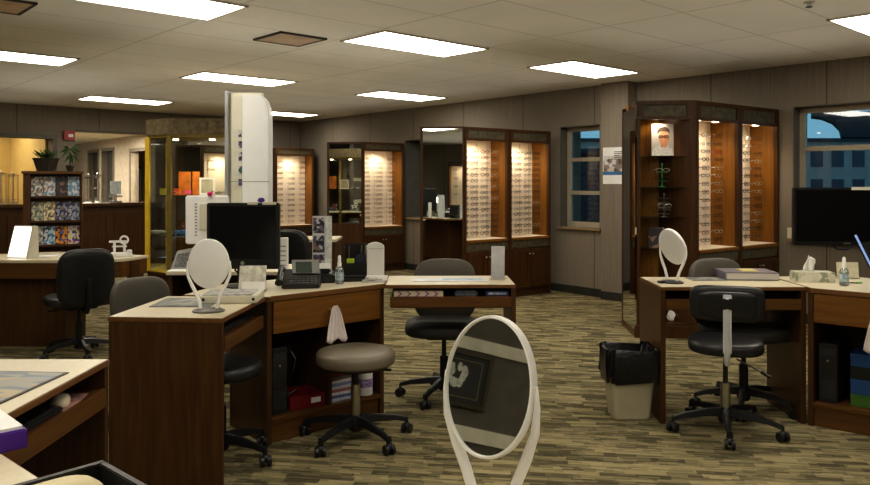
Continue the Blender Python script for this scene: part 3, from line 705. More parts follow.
# right station
wS, fS = desk_wing((1.335, 4.43), 0, .86, .47, [0, 1], 'right desk wing with a walnut end panel next to the waste bin', z_tray=.672)
angR = math.atan2(-.64, .77)
oR = (2.185, 4.40)
exR = [to_local(p, oR, angR) for p in [(2.205, 4.39), (2.80, 3.88), (3.15, 4.25), (2.75, 4.93), (2.205, 4.93)]]
pR, fRp = pedestal(oR, angR, .80, .46, 'right walnut desk pedestal holding a computer tower and blue boxes', knob=.62, extra=exR, dz=.61)
# front left station
wC, fC2 = desk_wing((-1.14, 1.86), PI / 2, .77, .54, [1], 'front left desk wing with a keyboard in its tray and a colourful mat', z_tray=.65)
angN = math.atan2(.65, -.76)
oN = (-.55, 1.33)
exN = [to_local(p, oN, angN) for p in [(-.55, 1.33), (-1.13, 1.84), (-1.67, 1.84), (-1.60, 1.2), (-1.0, .84), (-.55, .82)]]
pN, fN = pedestal(oN, angN, .77, .44, 'pale-topped corner pedestal at the bottom left corner of the picture', knob=.5, extra=exN)
wN, fNw = desk_wing((.50, 1.33), PI, 1.04, .5, [0], 'near desk wing below the picture carrying the big hand mirror')

# left back desk A
dA = thing('desk', 'left rear desk with a deep walnut apron below the magazine rack', 'desk', (0, 0, 0))
topA = [(-5.6, 6.42), (-3.10, 6.42), (-2.72, 6.52), (-2.62, 6.86), (-3.0, 7.0), (-5.6, 7.0)]
MB().prism(topA, .735, .76).build('desktop', LAM, dA, bevel=.003)
MB().prism([(-5.59, 6.43), (-3.10, 6.43), (-2.725, 6.53), (-2.63, 6.85), (-2.65, 6.87), (-2.75, 6.56), (-3.11, 6.46), (-5.59, 6.46)], .60, .735).build('apron', W_DESKX, dA)
MB().prism([(-5.5, 6.52), (-3.31, 6.52), (-3.26, 6.62), (-3.26, 7.0), (-5.5, 7.0)], 0, .735).build('pedestal_body', W_DESK, dA)
MB().prism([(-2.72, 6.62), (-2.68, 6.62), (-2.65, 6.82), (-2.69, 6.84)], 0, .735).build('end_panel', W_DESK, dA)
# mid counter behind (white monitor stands here)
dM = thing('desk', 'rear service desk between the brass showcase and the tall white column', 'desk', (-1.86, 5.18, 0))
MB().b2(0, .92, 0, .5, .785, .81).build('desktop', LAM, dM, bevel=.003)
for x in (0.01, .88): MB().b2(x, x + .03, .02, .48, 0, .785).build('end_panel', W_DESK, dM)
MB().b2(.04, .88, .44, .46, .3, .785).build('modesty_panel', W_DESK, dM)
# far desk seen in the gap
dF = thing('desk', 'far white-topped desk in the gap right of the black monitor', 'desk', (-2.05, 8.35, 0))
MB().b2(0, .95, 0, .55, .76, .79).build('desktop', LAM, dF, bevel=.003)
for x in (0.01, .91): MB().b2(x, x + .03, .02, .53, 0, .76).build('end_panel', W_DESK, dF)
MB().b2(.04, .91, .05, .07, .35, .76).build('modesty_panel', W_DESK, dF)

# ------------------------------------------------------------------ chairs
def star_base(t, r=.30, rot=0, mat=BLACK, hub_z=.10, legmat=None, dome=False):
    legmat = legmat or mat
    MB().lathe([(.035, .055), (.042, .07), (.04, .12), (.028, .13)], n=16).build('hub', legmat, t, True)
    for k in range(5):
        a = rot + k * 2 * PI / 5; c, s = math.cos(a), math.sin(a)
        pts = [(c * q, s * q, z) for q, z in ((.02, .115), (r * .35, .113), (r * .75, .098), (r * .98, .078))]
        mb = MB()
        n = len(pts); prof = []
        for i, p in enumerate(pts):
            hw_ = [.026, .023, .018, .014][i]; hh = [.024, .020, .014, .012][i]
            for dx, dz in ((-hw_, -hh), (hw_, -hh), (hw_ * .7, hh), (-hw_ * .7, hh)): prof.append((p[0] - s * dx, p[1] + c * dx, p[2] + dz))
        fs = [(0, 1, 2, 3), tuple(range(4 * n - 4, 4 * n))[::-1]]
        for i in range(n - 1):
            for j in range(4): fs.append((4 * i + j, 4 * i + (j + 1) % 4, 4 * i + 4 + (j + 1) % 4, 4 * i + 4 + j))
        mb.add(prof, fs)
        lg = mb.build('leg', legmat, t, bevel=.004)
        cb_ = MB(); x, y = c * r * .98, s * r * .98; ra = a + .9 * math.sin(k * 2.1 + rot * 3)
        px_, py_ = -math.sin(ra), math.cos(ra)
        for sg in (-1, 1): cb_.cyl((x + px_ * sg * .010, y + py_ * sg * .010, .027), (x + px_ * sg * .027, y + py_ * sg * .027, .027), .027, n=14)
        cb_.sup((x, y, .042), (.022, .022, .020), .8, .8, 10, 6); cb_.cyl((x, y, .045), (x, y, .085), .008, n=8)
        cb_.build('caster', BLACK, lg, True)
def office_chair(loc, rz, label, seatm=CHAR, backm=GREYF, sh=.47, bw=.22, bh=.235, bz=.69, top_e=.55, rot=0., r=.30, lean=.10):
    """faces local -y ; backrest at +y"""
    t = thing('office_chair', label, 'chair', (loc[0], loc[1], 0), rz)
    MB().sup((0, -.01, sh), (.258, .24, .048), .45, .62, 32, 12).build('seat', seatm, t, True)
    MB().b2(-.12, .12, -.11, .12, sh - .07, sh - .03).build('seat_pan', BLACK, t, bevel=.01)
    mb = MB(); mb.sup((0, .26, bz), (bw, .035, bh), .58, .5, 32, 16, rx=-lean, bend=-.8)
    mb.build('backrest', backm, t, True)
    mb = MB(); mb.sup((0, .288, bz), (bw * .93, .022, bh * .93), .55, .45, 28, 12, rx=-lean, bend=-.8); mb.build('back_shell', BLACK, t, True)
    MB().tube([(0, .08, sh - .06), (0, .25, sh - .07), (0, .325, sh - .0), (0, .325, bz)], .02, 8).build('back_support', BLACK, t, True)
    MB().cyl((0, 0, .11), (0, 0, .28), .028, n=14).build('gas_lift_cover', BLACK, t, True)
    MB().cyl((0, 0, .28), (0, 0, sh - .06), .015, n=12).build('gas_lift', BLACKM, t, True)
    MB().tube([(.10, 0, sh - .06), (.24, .02, sh - .075)], .006, 6).build('lever', BLACK, t, True)
    star_base(t, r, rot)
    return t
office_chair((-2.94, 6.20), R(218), 'black office chair with its back to us at the left rear desk', VINYLB, VINYLB, bz=.66, bh=.24, sh=.46, rot=.3)
office_chair((-1.62, 4.46), R(52), 'grey-backed office chair on the far side of the front desk wing', CHAR, GREYF, rot=.2, bz=.655, bh=.19, bw=.195, sh=.47)
us = thing('round_stool', 'black rolling stool tucked under the front desk wing, mostly hidden by its end panel', 'stool', (-1.10, 3.86, 0), 0)
MB().sup((0, 0, .47), (.205, .20, .045), .5, .9, 32, 12).build('seat', VINYLB, us, True)
MB().cyl((0, 0, .11), (0, 0, .28), .026, n=14).build('gas_lift_cover', BLACK, us, True); MB().cyl((0, 0, .28), (0, 0, .44), .014, n=12).build('gas_lift', BLACKM, us, True)
USTOOL = us
office_chair((.06, 4.98), R(-2), 'grey-backed office chair tucked behind the narrow desk wing at centre', CHAR, GREYF, rot=.55, bz=.68, bh=.215, sh=.47)
office_chair((1.95, 4.74), R(22), 'grey-backed office chair tucked behind the right desk wing', CHAR, GREYF, rot=.1, bz=.70, bh=.225, sh=.49)
office_chair((-1.32, 7.75), R(150), 'dark office chair at the far desk beside the photo strip', CHAR, VINYLB, bz=.72, rot=.3)
office_chair((-5.05, 7.95), R(20), 'black chair back behind the left rear desk at the picture edge', CHAR, VINYLB, bz=.90, bh=.2, sh=.6, rot=.3)

# black stool with chrome spine in front of right desk
st = thing('drafting_chair', 'black stool with a low backrest on a chrome spine facing the right desk', 'chair', (1.665, 4.30, 0), R(161))
MB().sup((0, 0, .50), (.205, .20, .042), .42, .75, 32, 12).build('seat', VINYLB, st, True)
mb = MB(); mb.sup((0, .215, .765), (.195, .032, .098), .4, .45, 32, 12, bend=-.6); mb.build('backrest', VINYLB, st, True)
mb = MB(); mb.sup((0, .240, .765), (.15, .02, .07), .4, .45, 24, 10, bend=-.4); mb.build('back_shell', BLACKM, st, True)
MB().b2(-.022, .022, .252, .262, .50, .82).build('spine', CHROME, st, bevel=.003)
MB().tube([(0, .257, .80), (0, .257, .50), (0, .22, .44), (0, .02, .43)], .017, 8).build('spine_rod', CHROME, st, True)
MB().b2(-.028, .028, .262, .275, .74, .80).build('clamp', BLACKM, st, bevel=.004)
MB().cyl((0, 0, .12), (0, 0, .28), .027, n=16).build('gas_lift_cover', STEEL, st, True)
MB().cyl((0, 0, .28), (0, 0, .46), .014, n=12).build('gas_lift', BLACKM, st, True)
lv = MB().tube([(-.06, 0, .42), (-.20, .05, .36)], .005, 6).build('lever', STEEL, st, True)
MB().tube([(-.185, .045, .366), (-.235, .065, .345)], .010, 8).build('lever_grip', BLACK, lv, True)
star_base(st, .31, R(20))
star_base(USTOOL, .27, R(-20))
# taupe round stool
sl = thing('round_stool', 'round taupe-topped rolling stool in front of the middle pedestal', 'stool', (-.44, 4.16, 0), R(0))
MB().lathe([(.19, .422), (.212, .428), (.219, .442), (.219, .478), (.210, .494), (.18, .502), (.05, .505), (.001, .505)], n=40).build('seat', TAUPE, sl, True)
MB().lathe([(.10, .40), (.19, .412), (.195, .425)], n=30).build('seat_base', BLACK, sl, True)
MB().cyl((0, 0, .10), (0, 0, .31), .026, n=18).build('column', STEEL, sl, True)
MB().cyl((0, 0, .31), (0, 0, .41), .016, n=12).build('gas_lift', BLACKM, sl, True)
MB().tube([(.04, -.02, .405), (.20, -.03, .395)], .008, 8).build('lever', BLACK, sl, True)
star_base(sl, .31, R(23))

# ------------------------------------------------------------------ waste bin
bn = thing('waste_bin', 'cream plastic waste bin with a black liner beside the right desk end panel', 'waste bin', (1.178, 4.56, 0), R(2))
def rrect(a, b, r, n=5):
    pts = []
    for cx, cy, a0 in ((a - r, b - r, 0), (-a + r, b - r, 90), (-a + r, -b + r, 180), (a - r, -b + r, 270)):
        for i in range(n): t_ = R(a0 + 90 * i / (n - 1)); pts.append((cx + r * math.cos(t_), cy + r * math.sin(t_)))
    return pts
MB().frustum(rrect(.112, .082, .03), rrect(.138, .104, .035), .015, .30).build('bin_body', M('cream_bin', (.42, .38, .27), .5, var=.05), bn, True)
MB().frustum(rrect(.10, .07, .03), rrect(.105, .075, .03), 0, .018).build('foot', M('cream_bin', (.50, .45, .33), .5), bn)
mb = MB(); rings = []
prof = [(.1, .30, .86), (.0, .36, .9), (0, .405, 1.0), (0, .43, 1.06), (0, .425, 1.12), (0, .34, 1.14), (0, .27, 1.13), (0, .245, 1.10)]
base = rrect(.138, .108, .04, 14); nn = len(base); vs = []
for ri, (_, z, sc) in enumerate(prof):
    for i, (x, y) in enumerate(base):
        wv = 1 + (.035 * math.sin(i * 2.1 + ri) + .03 * math.sin(i * .9 + ri * 1.7)) * (1 if ri > 1 else 0); zz = z + (.013 * math.sin(i * 1.3 + ri * 2) + (.02 * math.sin(i * .6) if ri == 7 else 0))
        vs.append((x * sc * wv, y * sc * wv, zz))
fs = [(r_ * nn + i, r_ * nn + (i + 1) % nn, (r_ + 1) * nn + (i + 1) % nn, (r_ + 1) * nn + i) for r_ in range(len(prof) - 1) for i in range(nn)] + [tuple(range(nn))]
mb.add(vs, fs); mb.build('liner', M('black_bag', (.010, .010, .011), .28, var=.3, scale=50, bump=.4), bn, True)

# ------------------------------------------------------------------ oval mirrors
def oval_mirror(loc, yaw, tilt, label, rx=.098, rz=.122, hgt=.225, glass_front=True, basem=None):
    """mirror faces local -y"""
    t = thing('table_mirror', label, 'mirror', loc, yaw)
    ct, stt = math.cos(tilt), math.sin(tilt)
    def tl(x, y, z): return (x, y * ct + z * stt, hgt - y * stt + z * ct)   # tilted about x axis, z up along mirror
    n = 56
    mb = MB(); prof = [(1.0, -.008), (1.035, -.009), (1.05, -.002), (1.045, .006), (1.0, .009), (.955, -.006)]
    prof = [(.972, -.008), (.985, -.011), (1.015, -.010), (1.028, .0), (1.018, .008), (.985, .010), (.968, -.002)]
    vs = []; k = len(prof)
    for i in range(n):
        a = 2 * PI * i / n
        for s_, y in prof: vs.append(tl(rx * s_ * math.cos(a), y, rz * s_ * math.sin(a)))
    fs = [(i * k + j, i * k + (j + 1) % k, ((i + 1) % n) * k + (j + 1) % k, ((i + 1) % n) * k + j) for i in range(n) for j in range(k)]
    mb.add(vs, fs); mb.build('rim', WHITE, t, True)
    g = MB(); g.add([tl(rx * .985 * math.cos(2 * PI * i / n), -.006, rz * .985 * math.sin(2 * PI * i / n)) for i in range(n)], [tuple(range(n))]); g.build('glass', MIRROR, t)
    b = MB(); b.add([tl(rx * .99 * math.cos(2 * PI * i / n), .008, rz * .99 * math.sin(2 * PI * i / n)) for i in range(n)] + [tl(rx * .8 * math.cos(2 * PI * i / n), .014, rz * .8 * math.sin(2 * PI * i / n)) for i in range(n)],
                    [tuple(range(n, 2 * n))] + [(i, (i + 1) % n, n + (i + 1) % n, n + i) for i in range(n)]); b.build('back_cover', WHITE, t, True)
    for s_ in (-1, 1):
        pts = [(s_ * (rx * 1.045), 0, hgt + .012), (s_ * (rx * 1.07), 0, hgt - .02), (s_ * (rx * 1.03), .0, hgt - .06), (s_ * (rx * .82), .002, hgt - .105), (s_ * rx * .60, .004, hgt - .145), (s_ * rx * .46, .006, hgt - .18), (s_ * rx * .40, .008, .012)]
        fine = []
        for a_, b_ in zip(pts, pts[1:]):
            for q in range(3): fine.append(tuple(a_[i] + (b_[i] - a_[i]) * q / 3 for i in range(3)))
        fine.append(pts[-1])
        MB().tube(fine, [.0035 + .0055 * min(1, i / 9) for i in range(len(fine))], 10).build('arm', WHITE, t, True)
    MB().lathe([(.075, 0), (.078, .006), (.06, .014), (.02, .018), (.001, .019)], (0, .01, 0), 28, sy=.8).build('base', basem or M('dark_rubber', (.03, .03, .032), .45), t, True)
    return t
oval_mirror((.088, 1.21, DH), R(-38), R(10), 'large white-rimmed oval hand mirror in the foreground', rx=.082, rz=.110, hgt=.291)
oval_mirror((-1.085, 3.60, DH), R(188), R(4), 'white oval table mirror seen from the back on the front desk wing', hgt=.228, rx=.094, rz=.117, basem=M('taupe_rubber', (.09, .08, .07), .4))
oval_mirror((1.465, 4.62, DH), R(124), R(23), 'white oval table mirror tilted on the right desk wing', hgt=.222, rx=.092, rz=.117)

# ------------------------------------------------------------------ black monitor on pedestal
Ym = 4.42; mon = thing('computer_monitor', 'black computer monitor with stickers on top at the middle desk', 'monitor', (PX(242.5, Ym), Ym, DH), R(-3))
zt, zb_ = PZ(203, Ym) - DH, PZ(269, Ym) - DH
MB().b2(-.216, .216, 0, .045, zb_, zt).build('casing', BLACKM, mon, bevel=.006)
MB().b2(-.195, .195, -.003, 0, zb_ + .06, zt - .02).build('screen', M('dark_screen', (.004, .004, .005), .25, var=0), mon)
MB().lathe([(.011, 0), (.011, .003), (.001, .003)], n=20).build('badge', STEEL, mon).matrix_local = Matrix.Translation((0, -.001, zb_ + .035)) @ Matrix.Rotation(PI / 2, 4, 'X')
mb = MB(); mb.b2(.03, .09, -.004, .01, zt - .010, zt + .006); mb.b2(.12, .20, -.004, .01, zt - .010, zt + .006); mb.build('sticker', CREAMW, mon)
MB().b2(-.04, .04, .02, .05, .015, zb_ + .1).build('neck', BLACK, mon, bevel=.006)
MB().lathe([(.11, 0), (.11, .008), (.05, .016)], (0, .03, 0), 28).build('base', BLACK, mon, True)
MB().tube([(-.05, .06, .18), (-.07, .08, .09), (0, .08, .03), (.05, .1, .012)], .006, 6).build('cable', BLACK, mon, True)
def bow(x, Y, z, mat, label):
    t = thing('ribbon_bow', label, 'bow', (x, Y, z))
    mb = MB()
    for k in range(6):
        a = k * PI / 3; mb.sup((.012 * math.cos(a), .0, .016 + .010 * math.sin(a)), (.011, .009, .006), .8, .8, 8, 6)
    mb.build('loops', mat, t, True); MB().sup((0, -.006, .016), (.006, .006, .006), 1, 1, 8, 6).build('knot', mat, t, True)
# white monitor back, rear desk
Yw = 5.32; wm = thing('computer_monitor', 'white monitor seen from behind, left of the black monitor', 'monitor', (PX(207, Yw), Yw, DH), R(8))
a, b = PZ(244, Yw) - DH, PZ(195.5, Yw) - DH
MB().b2(-.148, .148, 0, .05, a, b).build('casing', WHITE, wm, bevel=.008)
mb = MB()
for k in range(11): mb.b2(-.083, -.068, -.003, 0, a + .06 + k * .022, a + .068 + k * .022)
mb.build('vent', M('vent_grey', (.25, .25, .24), .6), wm)
MB().b2(-.05, .05, -.012, .0, a + .10, b - .06).build('back_plate', CREAMW, wm, bevel=.004)
MB().b2(-.04, .04, .0, .05, .0, a + .02).build('neck', WHITE, wm); MB().b2(-.12, .12, -.06, .1, 0, .012).build('base', WHITE, wm, bevel=.004)
bow(PX(210, Yw), Yw - .0, DH + b - .004 + .0, M('pink_ribbon', (.75, .03, .22), .5), 'pink ribbon bow on top of the white monitor')
bow(PX(261, 4.44) + .0, 4.445, DH + zt, M('purple_ribbon', (.10, .03, .28), .5), 'purple ribbon bow at the right top corner of the black monitor')
# tilted grey tablet / terminal beside
tb = thing('card_terminal', 'tilted grey terminal on the rear desk left of the oval mirror', 'terminal', (PX(181, 5.3), 5.3, DH), R(10))
MB().add([(-.07, -.02, 0), (.07, -.02, 0), (.07, .07, 0), (-.07, .07, 0), (-.03, .02, .13), (.08, .02, .15), (.08, .06, .15), (-.03, .06, .13)], [(3, 2, 1, 0), (4, 5, 6, 7), (0, 1, 5, 4), (1, 2, 6, 5), (2, 3, 7, 6), (3, 0, 4, 7)]).build('housing', M('grey_terminal', (.30, .29, .27), .4), tb, bevel=.004)
MB().poly([(-.045, -.0175, .02), (.06, -.0175, .02), (.065, .013, .125), (-.025, .013, .11)]).build('keypad', M('keypad_print', (.12, .12, .12), .5, var=.6, scale=60), tb)
o = MB().b2(-.06, .06, -.05, .05, 0, .006).build('note_pad', PAPER, loc=(PX(178, 5.24), 5.24, DH)); tag(o, 'white notepad on the rear desk next to the tilted terminal', 'notepad')

# ------------------------------------------------------------------ tall white column (centration device)
Yk = 5.85; kd = thing('measuring_column', 'tall white optical measuring column with printed stickers behind the monitors', 'optical device', (PX(223, Yk), Yk, 0), R(-3))
sc_ = Yk / FL
top = PZ(90, Yk)
MB().b2(.0, .025, .04, .18, 0, top).build('mirror_edge', M('silver_edge', (.45, .46, .47), .3, .5), kd)
MB().b2(.025, .28, .10, .16, 0, top - .01).build('back_slab', CREAMW, kd, bevel=.004)
# housing: cream left flank + white rounded face
MB().b2(.055, .15, .03, .11, .0, PZ(96, Yk)).build('flank', M('cream_flank', (.60, .57, .46), .45, var=.03), kd, bevel=.01)
prof = [(.15, 0), (.362, 0), (.362, PZ(116, Yk)), (.352, PZ(108, Yk)), (.335, PZ(101, Yk)), (.305, PZ(96.5, Yk)), (.27, PZ(94.5, Yk)), (.15, PZ(94, Yk))]
MB().xprism(prof, .0, .12).build('face_housing', M('white_gloss', (.72, .73, .72), .3, var=.02), kd, bevel=.006)
MB().b2(.05, .364, -.003, .0, PZ(182, Yk), PZ(181.3, Yk)).build('seam', M('vent_grey', (.25, .25, .24), .6), kd)
MB().b2(.02, .34, .0, .3, 0, .05).build('foot', M('vent_grey', (.25, .25, .24), .6), kd)
for k, (ya, yb) in enumerate(((129, 138), (140, 149), (151, 162), (165, 176), (178, 187))):
    s_ = MB(); s_.b2(.075, .148, .026, .029, PZ(yb, Yk), PZ(ya, Yk)); stk = s_.build('sticker', M('sticker_paper', (.55, .55, .48), .5), kd)
    MB().b2(.115, .143, .023, .026, PZ(yb, Yk) + .01, PZ(ya, Yk) - .008).build('sticker_print', printed('sticker_ink', [(.03, .03, .05), (.1, .08, .14), (.45, .42, .36), (.02, .1, .08)], 30), stk)

# ------------------------------------------------------------------ brass glass showcase
vc = thing('glass_showcase', 'brass-framed faceted glass showcase with lit shelves left of the white column', 'showcase', (0, 0, 0))
V = [(-3.11, 8.12), (-2.79, 7.88), (-2.10, 7.92), (-1.86, 8.2), (-2.05, 8.66), (-3.08, 8.66)]
def inset(poly, k):
    cx = sum(p[0] for p in poly) / len(poly); cy = sum(p[1] for p in poly) / len(poly); return [(cx + (p[0] - cx) * k, cy + (p[1] - cy) * k) for p in poly]
MB().prism(inset(V, 1.0), 0, .445).build('base_cabinet', W_DESK, vc); MB().prism(inset(V, 1.04), .445, .468).build('base_top', W_DESK, vc); MB().prism(inset(V, .93), .472, .486).build('case_floor', M('sand_felt', (.55, .45, .25), .8), vc)
MB().prism(inset(V, 1.03), 1.93, 2.10).build('cornice', STONE2, vc)
MB().prism(inset(V, 1.0), 1.90, 1.93).build('cornice_rail', BRASSD, vc); MB().prism(inset(V, 1.0), .47, .49).build('brass_rail', BRASS, vc)
for k, (x, y) in enumerate(V): MB().b2(x - .022, x + .022, y - .022, y + .022, .47, 1.91).build('post', [BRASS, BRASSD][k == 1], vc)
for k in range(6):
    a_, b_ = Vector(V[k]), Vector(V[(k + 1) % 6]); d = b_ - a_
    mb = MB(); q = d.normalized() * .025; a_ = a_ + q; b_ = b_ - q
    mb.poly([(a_.x, a_.y, .49), (b_.x, b_.y, .49), (b_.x, b_.y, 1.9), (a_.x, a_.y, 1.9)]); mb.build('glass_pane', GLASSG, vc)
for z in (.85, 1.28): MB().prism(inset(V, .94), z, z + .008).build('glass_shelf', glassy('shelf_glass', (.8, .9, .84), .35), vc)
for x in (-2.85, -2.45, -2.1): MB().lathe([(.03, 0), (.03, -.01), (.02, -.012)], (x, 8.25, 1.90), 14).build('puck_light', SPOTM, vc, True)
spot((-2.6, 8.2, 1.87), 14, (-2.6, 8.4, .9), ang=155); spot((-2.2, 8.3, 1.87), 10, (-2.2, 8.45, .9), ang=150)
# things in the showcase
op = thing('orange_display', 'orange two-panel advertising display inside the brass showcase', 'display', (PX(189, 8.5), 8.5, 1.288), R(-3))
MB().b2(-.12, .02, 0, .012, 0, .26).build('panel', M('orange_print', (.55, .17, .02), .5, var=.35, scale=10), op); MB().b2(.035, .12, 0.01, .022, 0, .26).build('panel', M('orange_print', (.55, .17, .02), .5), op)
MB().b2(-.05, .03, -.003, .0, .01, .05).build('caption', M('pink_print', (.7, .1, .25), .5), op)
wf = thing('framed_photo', 'white picture frame standing on the upper showcase shelf', 'picture frame', (PX(207, 8.35), 8.35, 1.288), R(-8))
mb = MB()
for q in ((-.09, .09, .0, .02), (-.09, .09, .17, .19), (-.09, -.07, .02, .17), (.07, .09, .02, .17)): mb.b2(q[0], q[1], 0, .015, q[2], q[3])
mb.build('frame', WHITE, wf); MB().b2(-.07, .07, .005, .012, .02, .17).build('print', M('pale_print', (.5, .47, .36), .5, var=.3), wf)
pc = MB().b2(-.055, .055, 0, .008, 0, .12).build('photo_card', printed('photo_prints2', [(.5, .4, .4), (.25, .05, .04), (.08, .06, .06), (.55, .5, .48)], 22), loc=(PX(187.5, 8.35), 8.35, .86 + .25)); pc.location.z = .859; tag(pc, 'small photo card on the lower showcase shelf', 'photo')
for k, (px_, z_, m_, lb) in enumerate(((163, 1.288, M('yellow_card', (.65, .6, .05), .5), 'yellow gift box on the upper showcase shelf'), (177, 1.288, M('orange_card', (.7, .12, .03), .5), 'orange gift box on the upper showcase shelf'), (181, .859, M('blue_card', (.03, .2, .6), .4), 'blue glasses case on the lower showcase shelf'), (158, .859, PAPER, 'white glasses case on the lower showcase shelf'))):
    o = thing('gift_box' if k < 2 else 'glasses_case', lb, 'box' if k < 2 else 'glasses case', (PX(px_, 8.3), 8.3, z_))
    if k < 2: MB().b2(-.03, .03, -.02, .03, 0, .055).build('body', m_, o, bevel=.003); MB().b2(-.033, .033, -.023, .033, .055, .07).build('lid', m_, o, bevel=.003)
    else: MB().sup((0, 0, .02), (.08, .03, .02), .6, .7, 20, 8).build('shell', m_, o, True); MB().b2(-.08, .08, -.03, -.026, .018, .022).build('seam', BLACK, o)
for z_, lb in ((.859, 'lower'), (1.288, 'upper'), (.492, 'bottom')):
    for k, px_ in enumerate((171, 176, 216, 222)):
        if z_ == 1.288 and k == 1: continue
        for j in range(2 if z_ == .859 else 1):
            put_glasses((PX(px_, 8.2), 8.2 , z_ + .022 + j * .0), R(10), 'lying on the %s level of the brass showcase' % lb, 'eyeglasses in the showcase ' + lb, [1, 0, 3, 1][k])
            break

# ------------------------------------------------------------------ magazine rack
Yr = 8.4; RKA = R(24)
rk = thing('magazine_rack', 'dark wood magazine rack with three shelves of brochures behind the left desk', 'rack', (PX(23, Yr), Yr, 0), RKA)
rw = .60; rt = PZ(171, Yr)
MB().b2(0, .07, 0, .16, 0, rt - .02).build('side_panel', W_DARK, rk); MB().b2(rw - .02, rw, 0, .16, 0, rt - .02).build('side_panel', W_DARK, rk)
MB().b2(-.015, rw + .015, -.02, .20, rt - .03, rt).build('top_panel', W_DESKX, rk); MB().b2(.07, rw - .02, .12, .14, 0, rt - .03).build('back_panel', W_DARK, rk)
rows_ = [(196.5, 176.5, 'top'), (221.5, 202, 'middle'), (246, 227, 'bottom')]
for yb, ya, nm in rows_: MB().b2(.07, rw - .02, .0, .13, PZ(yb, Yr) - .02, PZ(yb, Yr)).build('shelf', W_DARK, rk)
pal = [[(.35, .34, .32), (.12, .11, .1), (.6, .58, .55), (.25, .2, .15)], [(.1, .3, .5), (.55, .5, .45), (.3, .18, .12), (.6, .6, .62)], [(.015, .015, .02), (.05, .03, .03), (.02, .02, .02), (.2, .1, .08)], [(.55, .6, .66), (.12, .3, .5), (.3, .35, .4), (.7, .7, .7)],
       [(.3, .3, .25), (.55, .5, .3), (.1, .1, .1), (.2, .25, .2)], [(.62, .52, .25), (.3, .22, .1), (.7, .65, .5), (.15, .1, .08)], [(.05, .06, .2), (.3, .3, .4), (.02, .02, .05), (.2, .15, .1)], [(.12, .14, .22), (.4, .4, .42), (.05, .06, .1), (.25, .3, .4)],
       [(.3, .3, .28), (.6, .6, .55), (.1, .1, .1), (.45, .4, .35)], [(.15, .3, .5), (.6, .6, .6), (.05, .1, .2), (.3, .5, .6)], [(.75, .35, .01), (.6, .2, .01), (.05, .02, .01), (.08, .1, .3)], [(.3, .05, .4), (.7, .6, .1), (.6, .6, .65), (.05, .05, .2)]]
desc = ['grey photo cover', 'blue portrait cover', 'black cover', 'pale blue cover', 'olive cover', 'yellow cover', 'navy cover', 'slate cover', 'grey leaf cover', 'blue sky cover', 'orange flower cover', 'purple and yellow cover']
for r_, (yb, ya, nm) in enumerate(rows_):
    for c_ in range(4):
        i = r_ * 4 + c_; w_ = (rw - .10) / 4 - .006; x0 = .075 + c_ * (rw - .10) / 4
        t = thing('brochure', 'brochure with %s on the %s shelf of the magazine rack' % (desc[i], nm), 'brochure', (rk.location.x + math.cos(RKA) * (x0 + w_ / 2) - math.sin(RKA) * .04, Yr + math.sin(RKA) * (x0 + w_ / 2) + math.cos(RKA) * .04, PZ(yb, Yr)), RKA, 'brochures in the rack')
        hgt = (yb - ya) * Yr / FL - .004
        MB().box((0, .035, hgt / 2 + .003), (w_, .008, hgt), rx=-.12).build('cover', printed('cover_%d' % i, pal[i], 48), t)
        MB().box((0, .041, hgt / 2 + .003), (w_ * .97, .006, hgt * .98), rx=-.12).build('pages', PAPER, t)
# potted plants on the rack
def pot(x, Y, z, w, h_, label, leaves, cat='plant'):
    t = thing('potted_plant', label, cat, (x, Y, z))
    MB().frustum(rrect(w * .36, w * .36, .01, 3), rrect(w * .5, w * .5, .01, 3), 0, h_).build('pot', M('dark_pot', (.035, .03, .024), .4), t)
    MB().frustum(rrect(w * .52, w * .52, .01, 3), rrect(w * .54, w * .54, .01, 3), h_, h_ + .02).build('pot_rim', M('dark_pot', (.035, .03, .024), .4), t)
    mb = MB()
    for (dx, dy, dz, ln_, wd, base_) in leaves:
        b0 = Vector(base_); d = Vector((dx, dy, dz)).normalized(); sd = d.cross(Vector((0, 1, .2))).normalized() * wd
        mb.add([b0, b0 + d * ln_ * .5 + sd, b0 + d * ln_ + Vector((0, 0, -.15 * ln_)), b0 + d * ln_ * .5 - sd], [(0, 1, 2, 3)])
    mb.build('foliage', M('dark_green_leaf', (.035, .085, .02), .5, var=.4), t)
    return t
lv_ = []
for k in range(46):
    a = random.uniform(0, 2 * PI); e = random.uniform(.5, 1.4); lv_.append((math.cos(a) * math.cos(e), math.sin(a) * math.cos(e), math.sin(e), random.uniform(.09, .17), .009, (random.uniform(-.06, .06), random.uniform(-.05, .05), .14)))
pot(PX(46, 8.6), 8.60, rt, .20, .13, 'spiky green plant in a square dark pot on the magazine rack', lv_)
lv_ = []
for k in range(7):
    a = k * .9 + .3; lv_.append((math.cos(a), .3 * math.sin(a), math.sin(a) * .6 - .3, .13, .016, (.0, 0, .26)))
for k in range(4): lv_.append((math.cos(k * 1.5), 0, -.9, .12, .016, (.02, 0, .20)))
pp = pot(PX(70, 8.72), 8.72, rt, .07, .05, 'small long-leaved plant at the right end of the magazine rack', lv_)
MB().tube([(0, 0, .05), (.004, 0, .16), (0, 0, .26)], .004, 6).build('stem', M('dark_green_leaf', (.035, .085, .02), .5), pp)

